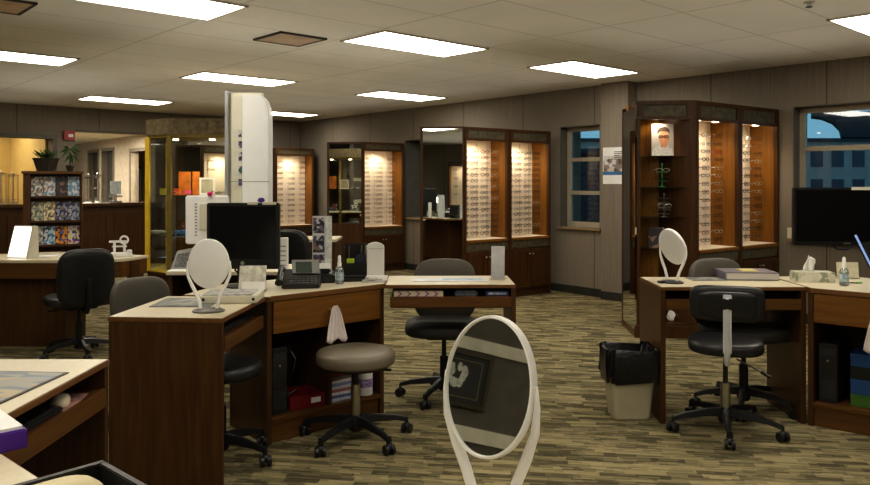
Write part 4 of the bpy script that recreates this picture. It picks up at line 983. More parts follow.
# hatch items: rotating spectacle stands and sign
def spinner(px_, s_off, zb0, hgt, label, lab2, n, ker=2):
    pos = LW(on_line(LW(0), LW(10), px_)) + up * s_off
    t = thing('spectacle_stand', label, 'display stand', (pos.x, pos.y, zb0))
    MB().lathe([(.08, 0), (.08, .012), (.01, .02), (.01, hgt), (.02, hgt + .005), (.001, hgt + .02)], n=16).build('pole', STEEL, t, True)
    for sg in (-.075, .075): MB().cyl((sg, 0, .03), (sg, 0, hgt - .02), .006, n=6).build('rail', STEEL, t)
    mb = MB(); mb.b2(-.08, .08, -.005, .005, hgt - .03, hgt - .02); mb.b2(-.08, .08, -.005, .005, .025, .035); mb.build('crossbar', STEEL, t)
    for k in range(n):
        put_glasses((pos.x, pos.y - .03, zb0 + .07 + k * (hgt - .12) / max(1, n - 1)), R(-10), 'hanging on ' + lab2, 'eyeglasses on ' + lab2, [1, 1, 3][k % 3])
spinner(3, .1, 1.086, .50, 'tall spectacle stand in the yellow hatch at the left picture edge', 'the stand at left picture edge', 2)
spinner(15, .1, 1.086, .48, 'second spectacle stand in the yellow hatch beside the magazine rack', 'the stand left of the magazine rack', 2)
spinner(91, .1, 1.086, .46, 'silver spectacle stand on the reception counter right of the rack', 'the left silver counter stand', 3)
spinner(100, .1, 1.086, .48, 'second silver spectacle stand on the reception counter', 'the right silver counter stand', 3)
pos = LW(on_line(LW(0), LW(10), 118)) + up * .1
t = thing('sign_holder', 'white card sign standing on the reception counter', 'sign', (pos.x, pos.y, 1.086), R(30))
MB().b2(-.085, .085, 0, .01, .14, .36).build('card', M('pale_print2', (.55, .6, .6), .5, var=.25, scale=20), t); MB().b2(-.1, .1, -.02, .06, 0, .03).build('base', M('vent_grey', (.25, .25, .24), .6), t); MB().b2(-.02, .02, .01, .02, .03, .3).build('stem', STEEL, t)
MB().b2(-.1, .1, -.03, .03, .09, .12).build('tray', STEEL, t)
# picture frames in the far yellow room
t = thing('wall_picture', 'white framed notice in the far yellow room', 'picture', (0, 0, 1.35), R(-50))
q_ = (CW0 + YN) + (CW1 - CW0).normalized() * on_line(CW0 + YN, CW1 + YN, 141); t.location = (q_.x - .04, q_.y - .03, 1.35)
MB().b2(-.16, .16, 0, .03, -.5, .45).build('frame', M('bronze_trim', (.1, .08, .06), .5), t); MB().b2(-.13, .13, -.004, 0, -.45, .4).build('sheet', PAPER, t)

# ------------------------------------------------------------------ items on left rear desk
YA_ = 6.62; t = thing('tilted_desk_mirror', 'tilted mirror on the left rear desk with a glowing ceiling light reflection', 'light panel', (PX(22, YA_), YA_, .76), R(-12))
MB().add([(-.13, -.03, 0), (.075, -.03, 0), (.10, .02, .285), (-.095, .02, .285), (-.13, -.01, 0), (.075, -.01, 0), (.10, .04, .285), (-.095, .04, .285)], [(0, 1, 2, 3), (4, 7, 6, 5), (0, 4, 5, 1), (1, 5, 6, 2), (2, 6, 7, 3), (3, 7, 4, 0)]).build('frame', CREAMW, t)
MB().poly([(-.12, -.0325, .01), (.066, -.0325, .01), (.088, .0165, .275), (-.088, .0165, .275)]).build('glow_reflection', emissive('reflected_glow', (1, .98, .92), 1.6), t)  # glowing sheet stands for a ceiling light reflected in the mirror
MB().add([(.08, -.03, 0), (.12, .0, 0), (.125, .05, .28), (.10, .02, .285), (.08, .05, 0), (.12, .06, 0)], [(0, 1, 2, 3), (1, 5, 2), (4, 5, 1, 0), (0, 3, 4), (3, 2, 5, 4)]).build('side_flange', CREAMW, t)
o = thing('open_booklet', 'open white booklet on the left rear desk', 'booklet', (PX(41, 6.7), 6.7, .762), R(8)); MB().b2(-.12, .0, -.06, .06, 0, .006).build('page', PAPER, o); MB().b2(.0, .12, -.06, .06, 0, .008).build('page', PAPER, o)
o = thing('paper_stack', 'low paper stack on the left rear desk behind the black chair', 'papers', (PX(48, 6.85), 6.88, .76), R(10)); MB().b2(-.12, .12, -.05, .05, 0, .02).build('sheets', PAPER, o); MB().b2(-.12, .12, -.05, .05, .02, .024).build('cover', M('beige_cloth', (.45, .35, .25), .9), o)
t = thing('pupil_gauge', 'white optical measuring gauge with a round lens on the left rear desk', 'optical device', (PX(120, 6.72), 6.74, .76), R(10))
MB().b2(-.09, .09, -.05, .05, 0, .035).build('base', WHITE, t, bevel=.006)
for x in (-.055, .03): MB().b2(x - .009, x + .009, -.01, .01, .035, .14).build('post', WHITE, t)
MB().b2(-.10, .06, -.012, .012, .125, .145).build('crossbar', WHITE, t, bevel=.003)
MB().b2(-.075, .05, -.012, .012, .085, .098).build('crossbar', WHITE, t, bevel=.003)
tt = MB(); tt.tube([(.03 + .033 * math.cos(2 * PI * i / 20), -.012, .150 + .033 * math.sin(2 * PI * i / 20)) for i in range(20)], .009, 8, True); tt.build('lens_ring', WHITE, t, True)
MB().b2(.05, .09, -.03, .03, .035, .06).build('dial', WHITE, t, bevel=.006)

# ------------------------------------------------------------------ front desk wing items
o = thing('desk_mat', 'grey printed mat on the front desk wing beside the white box file', 'mat', tuple(fB(.42, .34)), angB - PI / 2 + R(6)); MB().b2(-.15, .15, -.14, .14, 0, .004).build('sheet', M('grey_mat', (.16, .17, .17), .4, var=.4, scale=14), o); MB().b2(-.12, .10, -.11, .1, .004, .005).build('print', printed('mat_print', [(.2, .21, .2), (.32, .32, .28), (.12, .14, .16), (.25, .24, .2)], 16), o)
o = thing('box_file', 'flat white box file lying on the front desk wing behind the oval mirror', 'box file', (-1.065, 3.93, DH), R(4))
MB().b2(-.15, .15, -.11, .13, 0.001, .038).build('case', CREAMW, o, bevel=.003); MB().b2(-.13, .12, -.09, .11, .038, .044).build('catalogue', M('grey_print', (.42, .42, .4), .5, var=.4, scale=30), o)
MB().sup((-.12, -.113, .022), (.008, .003, .008), 1, 1, 10, 6).build('stud', BLACK, o); MB().sup((.13, -.113, .022), (.008, .003, .008), 1, 1, 10, 6).build('stud', BLACK, o)
# keyboard in tray
def keyboard(loc, rz, label, w=.40, d=.14, parent=None):
    t = thing('keyboard', label, 'keyboard', loc, rz); MB().b2(-w / 2, w / 2, -d / 2, d / 2, 0, .016).build('case', BLACK, t, bevel=.004)
    k = MB(); cols_, rws = 15, 5
    for i in range(cols_):
        for j in range(rws):
            x = -w / 2 + .014 + i * (w - .028) / cols_; y = -d / 2 + .012 + j * (d - .024) / rws
            k.b2(x, x + (w - .028) / cols_ * .85, y, y + (d - .024) / rws * .85, .016, .022)
    k.build('keys', BLACKM, t, bevel=0)
    return t
keyboard(tuple(fB(.33, .12, .7105)), angB, 'black keyboard in the tray of the front desk wing')
keyboard(tuple(fC2(.30, .10, .7105)), PI / 2, 'black keyboard in the tray of the front left desk')
t = thing('computer_mouse', 'cream computer mouse in the tray of the front left desk', 'mouse', tuple(fC2(.56, .07, .7105)), R(20))
MB().sup((0, 0, .012), (.030, .052, .022), .8, .85, 20, 10).build('shell', M('cream_mouse', (.62, .56, .42), .4), t, True); MB().b2(-.003, .003, .015, .04, .030, .036).build('wheel', BLACK, t)
o = thing('mouse_pad', 'reddish patterned mouse pad in the front left desk tray', 'mouse pad', tuple(fC2(.58, .09, .7103)), R(10)); MB().b2(-.07, .07, -.10, .10, .0005, .0022).build('pad', M('mouse_pad', (.3, .16, .14), .8, var=.5, scale=24), o)

# tower, boxes in the middle pedestal
def tower(loc, rz, label, w=.10, d=.34, h_=.36):
    t = thing('computer_tower', label, 'computer', loc, rz); MB().b2(-w / 2, w / 2, 0, d, 0, h_).build('case', BLACKM, t, bevel=.006)
    mb = MB()
    for k in range(9): mb.b2(-w / 2 + .012, w / 2 - .012, -.003, 0, .03 + k * .012, .034 + k * .012)
    mb.build('grille', M('grille_dark', (.05, .05, .055), .6), t); MB().b2(-w / 2 + .012, w / 2 - .012, -.003, 0, h_ - .07, h_ - .03).build('drive_bay', M('drive_bay', (.03, .03, .035), .3), t); MB().lathe([(.006, 0), (.006, .004), (.001, .004)], n=12).build('power_button', STEEL, t).matrix_local = Matrix.Translation((0, 0, h_ - .1)) @ Matrix.Rotation(PI / 2, 4, 'X')  # plain dark grey colour for the grille slats
tower(tuple(fC(.10, .05, .14)), angP, 'black computer tower standing in the middle pedestal', h_=.37)
mb = MB(); mb.tube([fC(.19, .12, .30), fC(.21, .09, .36), fC(.23, .10, .42), fC(.21, .13, .47), fC(.19, .2, .50)], .005, 6); mb.tube([fC(.17, .1, .22), fC(.22, .08, .25), fC(.25, .12, .23), fC(.24, .2, .2)], .005, 6)
tag(mb.build('cable_bundle', BLACK, smooth=True), 'black cables hanging beside the computer tower in the middle pedestal', 'cable')
o = thing('red_box', 'flat red box with a white label in the middle pedestal', 'box', tuple(fC(.29, .14, .14)), angP + R(-6)); MB().b2(-.11, .11, -.09, .11, 0, .075).build('case', M('red_card', (.15, .006, .010), .45), o, bevel=.004); MB().b2(.02, .08, -.092, -.089, .025, .055).build('label_sticker', PAPER, o)
stack_cols = [((.45, .5, .6), 'pale blue'), ((.1, .12, .3), 'navy'), ((.6, .6, .62), 'white'), ((.35, .12, .12), 'dark red'), ((.5, .5, .52), 'grey'), ((.2, .25, .45), 'blue'), ((.65, .63, .6), 'off-white'), ((.12, .1, .1), 'black')]
for k in range(8):
    o = thing('magazine', '%s magazine in the stack inside the middle pedestal, %s from the bottom' % (stack_cols[k][1], ['lowest one', 'second', 'third', 'fourth', 'fifth', 'sixth', 'seventh', 'eighth'][k]), 'magazine', tuple(fC(.505, .15, .1405 + k * .0175)), angP + R(random.uniform(-5, 5)), 'magazines stacked in the pedestal')
    MB().b2(-.075, .075, -.10, .11, 0, .017).build('pages', M('mag_%d' % k, stack_cols[k][0], .5, var=.4, scale=60), o)
o = thing('red_box', 'dark red box on top of the magazine stack in the middle pedestal', 'box', tuple(fC(.505, .15, .2815)), angP); MB().b2(-.075, .075, -.10, .10, 0, .09).build('case', M('dark_red_card', (.16, .012, .02), .45), o, bevel=.004); MB().b2(-.077, .077, -.102, .102, .07, .092).build('lid', M('dark_red_card', (.16, .012, .02), .45), o)
t = thing('wipes_canister', 'white cylindrical wipes canister with purple print in the middle pedestal', 'canister', tuple(fC(.69, .07, .14)))
MB().lathe([(.048, 0), (.05, .004), (.05, .175), (.048, .18)], n=28).build('body', PAPER, t, True); MB().lathe([(.052, .178), (.052, .195), (.045, .205), (.001, .205)], n=28).build('lid', M('grey_lid', (.6, .6, .62), .4), t, True)
MB().lathe([(.0508, .05), (.0508, .10)], n=28).build('label_band', M('purple_white_print', (.35, .25, .5), .5, var=.8, scale=50), t, True)
# towel
def towel(loc, rz, label, w=.075, ln_=.16):
    t = thing('hand_towel', label, 'towel', loc, rz); mb = MB(); vs = []; n, m_ = 22, 12
    for j in range(m_):
        v = j / (m_ - 1); wd = w * (.16 + .55 * math.sqrt(v) + .22 * v)
        for i in range(n):
            u = i / (n - 1) * 2 - 1; vs.append((u * wd + .012 * v, -.018 - .014 * abs(math.cos(u * 7 + v)) * (1 - v * .4) - .008 * v, -v * ln_ * (1 - .06 * math.cos(u * 5))))
    fs = [(j * n + i, j * n + i + 1, (j + 1) * n + i + 1, (j + 1) * n + i) for j in range(m_ - 1) for i in range(n - 1)]
    mb.add(vs, fs); o = mb.build('cloth', M('pinkish_cloth', (.72, .64, .62), .9, var=.08), t, True)
    sm = o.modifiers.new('thickness', 'SOLIDIFY'); sm.thickness = .006
tw = fC(.794 * .515, -.012, .715); towel(tuple(tw + Vector((0, 0, .004))), angP, 'pale pink cloth hanging on the knob of the middle drawer', .078, .20)
tw = fRp(.80 * .46, -.012, .70); towel(tuple(tw), angR, 'pale cloth hanging on the right pedestal drawer at the picture edge', .09, .21)
# right pedestal contents
tower(tuple(fRp(.095, .06, .14)), angR, 'black computer tower standing in the right pedestal', w=.10, h_=.345)
for k, (m_, z_, h_, lb) in enumerate(((M('green_card', (.06, .16, .02), .5), .14, .07, 'green flat box at the bottom of the right pedestal stack'), (M('blue_card2', (.015, .07, .20), .5), .211, .085, 'blue box on the green box in the right pedestal'), (BLACK, .297, .07, 'black box between the blue boxes in the right pedestal'), (M('blue_card3', (.012, .06, .18), .5), .368, .075, 'topmost blue box in the right pedestal stack'))):
    o = thing('storage_box', lb, 'box', tuple(fRp(.47, .08, z_)), angR); MB().b2(-.26, .26, 0, .3, 0, h_ - .006).build('case', m_, o, bevel=.003); MB().b2(-.262, .262, -.002, .302, h_ - .02, h_).build('lid', m_, o)

# ------------------------------------------------------------------ items on middle pedestal
def T(px_, py_, z=DH): Y = FL * (H - z) / (py_ - CY); return Vector((PX(px_, Y), Y, z))
q = T(299, 289); ph = thing('desk_phone', 'black desk phone with a grey display on the middle pedestal', 'telephone', (q.x, q.y + .09, DH), R(6))
MB().add([(-.11, -.09, 0), (.11, -.09, 0), (.11, .09, 0), (-.11, .09, 0), (-.11, -.09, .02), (.11, -.09, .02), (.11, .08, .10), (-.11, .08, .10)], [(3, 2, 1, 0), (4, 5, 6, 7), (0, 1, 5, 4), (1, 2, 6, 5), (2, 3, 7, 6), (3, 0, 4, 7)]).build('body', BLACKM, ph, bevel=.006)
MB().add([(-.055, .01, .078), (.105, .01, .078), (.095, .06, .155), (-.065, .06, .155), (-.055, .03, .07), (.105, .03, .07), (.095, .08, .150), (-.065, .08, .150)], [(0, 1, 2, 3), (7, 6, 5, 4), (0, 4, 5, 1), (1, 5, 6, 2), (2, 6, 7, 3), (3, 7, 4, 0)]).build('display_bezel', M('phone_grey', (.25, .25, .24), .4), ph, bevel=.003)
MB().poly([(-.035, .0085, .0825), (.06, .0085, .0825), (.055, .049, .143), (-.04, .049, .143)]).build('display', M('lcd_green', (.06, .08, .065), .2), ph)
hs = MB(); hs.tube([(-.125, -.08, .035), (-.128, -.04, .062), (-.128, .04, .092), (-.125, .09, .095)], [.024, .016, .016, .024], 10); hs.build('handset', BLACK, ph, True)
kk = MB()
for i in range(7):
    for j in range(4): kk.box((-.06 + i * .024, -.075 + j * .022, .031 + j * .0102), (.017, .014, .008), rx=.42)
kk.build('buttons', M('button_grey', (.07, .07, .075), .4), ph)
q = T(324, 283.5); t = thing('card_holder', 'black business card holder with white cards beside the phone', 'card holder', (q.x, q.y + .05, DH), R(10))
MB().b2(-.05, .06, -.04, .05, 0, .05).build('tray', BLACK, t, bevel=.006); MB().b2(-.04, .035, .02, .05, .05, .085).build('cup', BLACK, t, bevel=.01); MB().box((0, .02, .10), (.07, .008, .035), rx=-.3).build('cards', PAPER, t)
q = T(322, 277); t = thing('photo_strip', 'tall folded card printed with photographs standing behind the phone', 'display card', (q.x, q.y, DH), R(3))
hh = PZ(216, q.y) - DH
MB().b2(-.062, .022, 0, .006, 0, hh).build('sheet', M('photo_base', (.62, .62, .64), .5, var=.05), t); MB().box((.042, .008, hh / 2), (.045, .006, hh), rz=.45).build('side_fold', M('photo_side', (.6, .62, .6), .5, var=.3, scale=24), t)
mb = MB(); mb.b2(-.058, .016, -.003, 0, hh * .72, hh * .97); mb.b2(-.058, .016, -.003, 0, hh * .40, hh * .68); mb.b2(-.058, .016, -.003, 0, hh * .12, hh * .37); mb.build('photographs', printed('photo_prints', [(.02, .02, .03), (.08, .1, .2), (.5, .5, .55), (.05, .04, .06), (.2, .14, .12)], 60), t)
def spray(px_, py_, label, scale=1.0, z=DH):
    q = T(px_, py_, z); t = thing('spray_bottle', label, 'bottle', (q.x, q.y, z)); s = scale
    MB().lathe([(.022 * s, 0), (.026 * s, .004), (.026 * s, .085 * s), (.020 * s, .10 * s), (.010 * s, .112 * s)], n=22).build('bottle_body', glassy('bottle_plastic', (.78, .84, .84), .5, .1), t, True)
    MB().lathe([(.021 * s, .004), (.0235 * s, .006), (.0235 * s, .05 * s), (.001, .05 * s)], n=18).build('liquid', M('blue_liquid', (.10, .22, .30), .2), t, True)
    MB().lathe([(.0265 * s, .025 * s), (.0265 * s, .07 * s)], n=22).build('label_band', M('bottle_label', (.35, .45, .5), .5, var=.6, scale=60), t, True)
    MB().lathe([(.012 * s, .108 * s), (.013 * s, .125 * s), (.010 * s, .135 * s), (.010 * s, .165 * s), (.005 * s, .175 * s)], n=16).build('pump_cap', PAPER, t, True)
spray(339.5, 284, 'clear spray bottle with a white cap at the edge of the middle pedestal')
spray(844, 285.5, 'clear spray bottle with a white cap on the right desk', .98)
q = T(356, 278); t = thing('desk_organizer', 'black mesh pen organizer with a green note on the middle pedestal', 'organizer', (q.x, q.y, DH), R(5))
mb = MB(); hh = PZ(244, q.y) - DH
mb.b2(-.075, .075, .05, .055, .06, hh); mb.b2(-.075, -.07, -.03, .055, 0, hh * .9); mb.b2(.07, .075, -.03, .055, 0, hh * .9); mb.b2(-.075, .075, -.03, -.025, 0, hh * .45); mb.b2(-.075, .075, -.03, .055, 0, .006); mb.b2(-.002, .002, -.03, .055, 0, hh * .8)
mb.build('frame', BLACKM, t); MB().b2(-.06, -.01, -.022, .0, .05, hh * .58).build('green_note', M('lime_note', (.42, .58, .03), .5), t)
MB().b2(.0, .06, .0, .03, .02, hh * .7).build('notebook', M('navy_cover', (.03, .04, .08), .4), t); mb = MB()
for x in (-.05, .03, .055, .062): mb.cyl((x, .035, .02), (x + .006, .04, hh * .95), .004, n=6)
mb.build('pens', STEEL, t)
q = T(345, 281.5); o = thing('stapler', 'black low case lying in front of the organizer', 'case', (q.x + .05, q.y + .0, DH), R(12)); MB().b2(-.08, .08, -.02, .03, 0, .03).build('shell', BLACK, o, bevel=.01); MB().b2(-.075, .075, -.018, .028, .03, .036).build('lid', BLACKM, o)
q = T(375, 281); t = thing('lens_cleaning_station', 'white upright lens cleaning station with a rounded top', 'dispenser', (q.x, q.y + .05, DH), R(4)); hh = PZ(242.5, q.y + .05) - DH
pf = [(-.055, 0), (.055, 0), (.055, hh * .90), (.04, hh * .95), (.02, hh * .985), (0, hh), (-.025, hh * .985), (-.045, hh * .95), (-.055, hh * .92)]
MB().xprism(pf, 0, .05).build('body', M('translucent_white', (.70, .70, .66), .4, var=.03), t, bevel=.003); MB().b2(-.06, .075, -.035, .0, 0, .03).build('tray', WHITE, t, bevel=.004); MB().b2(-.045, .045, -.003, .0, hh * .83, hh * .84).build('seam', M('vent_grey', (.25, .25, .24), .6), t)
q = T(385, 282.8); o = thing('plastic_clip_pile', 'clear plastic clips heaped at the right edge of the middle pedestal', 'clips', (q.x - .06, q.y + .02, DH)); mb = MB()
for k in range(9): mb.box((random.uniform(-.07, .05), random.uniform(-.015, .02), .012 + .005 * (k % 3)), (.05, .012, .010), rz=random.uniform(0, 3), rx=random.uniform(-.3, .3))
mb.build('clips', M('grey_clear', (.5, .5, .48), .25), o); MB().b2(-.08, .06, -.02, .03, 0, .008).build('tray', M('grey_clear', (.5, .5, .48), .25), o)
o = thing('tissue_carton', 'small white upright carton between monitor and phone', 'carton', (PX(283, 4.75), 4.75, DH), R(0)); hh = PZ(238, 4.75) - DH
MB().b2(-.026, .026, 0, .05, 0, hh).build('case', WHITE, o, bevel=.003); mb = MB(); [mb.b2(-.018, .018, -.002, 0, .03 + k * .03, .036 + k * .03) for k in range(7)]; mb.build('print_lines', M('vent_grey', (.25, .25, .24), .6), o)
q = T(252, 291.5); t = thing('leaflet_holder', 'clear leaflet holder with white cards under the black monitor', 'leaflet holder', (q.x, q.y - .0, DH), R(4))
MB().box((0, .02, .075), (.15, .012, .14), rx=-.35).build('leaflets', M('leaflet', (.6, .58, .5), .5, var=.35, scale=26), t); MB().box((.01, -.012, .035), (.13, .006, .045), rx=-.25).build('front_cards', PAPER, t); MB().b2(-.08, .08, -.02, .06, 0, .008).build('holder_base', GLASS, t)

# items on the narrow wing
o = thing('paper_sheet', 'printed sheets lying flat on the narrow desk wing', 'papers', tuple(fR(.40, .20)), R(1)); MB().b2(-.235, .235, -.06, .10, 0, .004).build('sheet', M('pale_sheet', (.60, .62, .64), .5, var=.15, scale=12), o); MB().b2(-.05, .2, -.02, .07, .004, .005).build('print', M('blue_print', (.35, .45, .55), .5, var=.4, scale=18), o)
q = fR(.70, .22); t = thing('brochure_holder', 'clear upright holder with a white brochure on the narrow desk wing', 'brochure holder', tuple(q), R(-12)); hh = PZ(247, q.y) - DH
MB().box((0, .02, hh / 2 + .004), (.085, .010, hh), rx=-.08).build('brochure', M('pale_brochure', (.55, .55, .56), .4, var=.12, scale=14), t); MB().b2(-.05, .05, -.03, .07, 0, .005).build('holder_base', GLASS, t); MB().box((0, .0, .05), (.10, .003, .09), rx=-.08).build('front_lip', GLASS, t)
# tray slot contents
o = thing('patterned_notepad', 'cream notepad with pink zigzags in the slot of the narrow desk wing', 'notepad', tuple(fR(.20, .08, .7325)), R(1)); MB().b2(-.15, .15, -.05, .10, 0, .036).build('pages', M('cream_pages', (.62, .58, .42), .6), o)
mb = MB()
for k in range(5): x = -.13 + k * .055; mb.add([(x, -.052, .003), (x + .012, -.052, .003), (x + .032, -.052, .018), (x + .012, -.052, .034), (x, -.052, .034), (x + .018, -.052, .018)], [(0, 1, 2, 5), (5, 2, 3, 4)])
mb.b2(-.13, .12, -.052, -.0505, .001, .004); mb.build('zigzag', M('magenta_print', (.35, .08, .25), .5), o)
o = thing('grey_case', 'grey glasses case in the slot of the narrow desk wing', 'case', tuple(fR(.49, .08, .7325)), R(1)); MB().b2(-.07, .07, -.04, .06, 0, .036).build('shell', M('slate_case', (.16, .18, .22), .4, var=.5, scale=30), o, bevel=.008); MB().b2(-.07, .07, -.043, -.04, .02, .024).build('seam', BLACK, o)
o = thing('blue_packet', 'blue packet with pale print in the slot of the narrow desk wing', 'packet', tuple(fR(.68, .08, .7325)), R(1)); MB().b2(-.07, .07, -.04, .06, 0, .034).build('wrapper', M('navy_packet', (.04, .06, .16), .4), o, bevel=.004); MB().b2(-.055, .055, -.043, -.04, .012, .024).build('print_lines', M('pale_ink', (.5, .52, .65), .5, var=.6, scale=80), o)

# items on right desk wing
q = T(750, 279.5); o = thing('ring_binder', 'lavender ring binder lying on the right desk wing', 'binder', (q.x, q.y + .05, DH), R(-4))
MB().b2(-.165, .165, -.10, -.0, .0, .012).build('cover', M('lavender_cover', (.20, .175, .195), .45), o, bevel=.003); MB().b2(-.16, .16, -.112, .14, .008, .043).build('pages', M('page_block', (.48, .45, .42), .7, var=.15, scale=90, stretch=(1, 1, 20)), o); MB().b2(-.165, .165, -.10, .145, .044, .05).build('cover', M('lavender_cover', (.20, .15, .26), .45), o, bevel=.003); MB().b2(-.171, -.161, -.10, .145, 0, .05).build('spine', M('lavender_dark', (.17, .14, .2), .45), o, bevel=.004)
MB().b2(-.04, .06, -.05, .08, .0505, .054).build('yellow_note', M('note_yellow', (.6, .52, .2), .6), o)
q = T(714, 281); o = thing('desk_mat', 'grey flat mat on the right desk wing beside the binder', 'mat', (q.x, q.y + .05, DH), 0); MB().b2(-.13, .08, -.05, .12, 0, .003).build('sheet', M('grey_mat2', (.22, .22, .19), .5, var=.3, scale=20), o); MB().b2(-.11, .06, -.03, .10, .003, .004).build('print', printed('mat_print', [(.2, .21, .2), (.32, .32, .28), (.12, .14, .16), (.25, .24, .2)], 16), o)
o = thing('remote_puck', 'flat black device beside the foot of the right oval mirror', 'device', (T(666, 283.5).x, T(666, 283.5).y + .02, DH), R(10)); MB().b2(-.04, .03, -.02, .03, 0, .012).build('body', BLACK, o, bevel=.004); MB().b2(-.03, .02, -.01, .02, .012, .014).build('pad', BLACKM, o)
q = T(817, 282.5); t = thing('tissue_box', 'floral tissue box with a tissue pulled up on the right desk', 'tissue box', (q.x, q.y + .06, DH), R(-6))
MB().b2(-.115, .115, -.06, .06, 0, .062).build('carton', printed('floral_print', [(.62, .60, .48), (.40, .42, .28), (.55, .52, .42), (.30, .33, .22), (.66, .64, .55)], 38), t, bevel=.003)
mb = MB(); vs = []; n_, m_ = 9, 8
for j in range(m_):
    v = j / (m_ - 1)
    for i in range(n_):
        u = i / (n_ - 1) * 2 - 1
        vs.append((-.025 + u * (.028 + .006 * math.sin(v * 5)) * (1 - .35 * v) + .012 * v + (.022 * v * v if u > .4 else 0), .012 * math.cos(u * 5 + v * 2) * (1 - .3 * v), .060 + v * .095 - .035 * v * max(0, u) + .008 * math.sin(u * 6)))
mb.add(vs, [(j * n_ + i, j * n_ + i + 1, (j + 1) * n_ + i + 1, (j + 1) * n_ + i) for j in range(m_ - 1) for i in range(n_ - 1)])
tz = mb.build('tissue', PAPER, t, True); sd_ = tz.modifiers.new('thickness', 'SOLIDIFY'); sd_.thickness = .004
q = T(858, 281); o = thing('card_stand', 'pale card in a low holder behind the spray bottle on the right desk', 'card', (q.x, q.y + .12, DH), R(-8)); MB().box((0, 0, .055), (.13, .008, .10), rx=-.15).build('card', M('cream_card', (.60, .56, .42), .6, var=.15, scale=20), o); MB().b2(-.07, .07, -.02, .03, 0, .006).build('holder_base', GLASS, o)
q = T(861, 284); o = thing('green_keyring', 'small green tag on the right desk next to the spray bottle', 'tag', (q.x, q.y + .02, DH)); MB().sup((0, 0, .006), (.018, .012, .006), .7, .7, 14, 6).build('tag_body', M('lime_tag', (.2, .5, .1), .4), o, True); MB().tube([(-.06 + .012 * k, .01 * math.sin(k), .004) for k in range(5)], .004, 6).build('cord', BLACK, o)
q = Vector((2.69, 4.42, DH)); t = thing('tilted_screen', 'tilted black screen with a bluish edge at the right picture edge', 'screen', tuple(q), R(-30))
MB().box((.02, .0, .175), (.30, .02, .27), ry=-.42).build('panel', BLACKM, t, bevel=.004)
MB().box((-.13, -.002, .178), (.012, .024, .27), ry=-.42).build('lit_edge', M('blue_edge', (.25, .35, .6), .3, emit=(.3, .45, .9), estr=.35), t)
MB().b2(-.03, .05, -.02, .04, 0, .09).build('stand', BLACK, t, bevel=.006); MB().b2(-.06, .10, -.06, .08, 0, .01).build('base', BLACK, t, bevel=.003)

# ------------------------------------------------------------------ front left items
o = thing('desk_mat', 'colourful printed mat on the front left desk wing', 'mat', (-1.42, 2.27, DH), R(-4)); MB().b2(-.22, .22, -.18, .18, 0, .003).build('backing', BLACK, o)
m_, nt, out_ = nodes('colour_stripes'); b_ = N(nt, 'ShaderNodeBsdfPrincipled'); b_.inputs['Roughness'].default_value = .4
tc = N(nt, 'ShaderNodeTexCoord'); mp = N(nt, 'ShaderNodeMapping'); mp.inputs['Scale'].default_value = (6, 26, 1); mp.inputs['Rotation'].default_value = (0, 0, .25); L(nt, tc.outputs['Object'], mp.inputs[0]); vn = N(nt, 'ShaderNodeTexVoronoi'); vn.inputs['Scale'].default_value = 1.1; L(nt, mp.outputs[0], vn.inputs['Vector']); sp_ = N(nt, 'ShaderNodeSeparateColor'); L(nt, vn.outputs['Color'], sp_.inputs[0])
rr = ramp(nt, [(0, (.16, .20, .24)), (.3, (.30, .28, .24)), (.5, (.42, .17, .10)), (.65, (.24, .27, .30)), (.82, (.40, .33, .20))], 'CONSTANT'); L(nt, sp_.outputs[0], rr.inputs[0]); L(nt, rr.outputs[0], b_.inputs['Base Color']); L(nt, b_.outputs[0], out_.inputs[0])
MB().b2(-.21, .21, -.17, .17, .003, .004).build('print', m_, o)
o = thing('purple_tray', 'purple file tray filled with white paper at the left bottom edge', 'file tray', (-.950, 1.75, DH), R(135))
PUR = M('purple_plastic', (.10, .035, .30), .35, var=.08)
MB().b2(0, .24, 0, .28, 0, .045).build('tray_body', PUR, o, bevel=.003); MB().b2(.008, .232, .008, .272, .045, .052).build('paper_stack', PAPER, o)
o = thing('paper_sheet', 'loose white paper on the pale corner pedestal', 'papers', (-1.0, 1.46, DH), R(20)); MB().b2(-.1, .1, -.07, .07, 0, .003).build('sheet', PAPER, o)
t = thing('black_tray', 'open black tray holding a cream object at the bottom left', 'tray', (-.607, 1.366, DH), R(228)); mb = MB(); w_, d_, h_ = .24, .30, .105
mb.b2(0, w_, 0, d_, 0, .006); mb.b2(0, w_, 0, .006, 0, h_); mb.b2(0, w_, d_ - .006, d_, 0, h_); mb.b2(0, .006, 0, d_, 0, h_); mb.b2(w_ - .006, w_, 0, d_, 0, h_); mb.build('tray_body', BLACKM, t)
mb = MB(); mb.b2(-.006, w_ + .006, -.008, .008, h_, h_ + .006); mb.b2(-.006, .008, 0, d_, h_, h_ + .006); mb.b2(w_ - .008, w_ + .006, 0, d_, h_, h_ + .006); mb.build('rim', BLACK, t, bevel=.002)
o = MB().sup((0, 0, .05), (.048, .095, .052), .6, .6, 24, 12).build('cream_case', M('cream_case', (.62, .54, .33), .45), smooth=True, loc=(-.640, 1.235, DH + .018)); o.rotation_euler = (0, 0, R(138)); tag(o, 'rounded cream case lying inside the black tray', 'case')

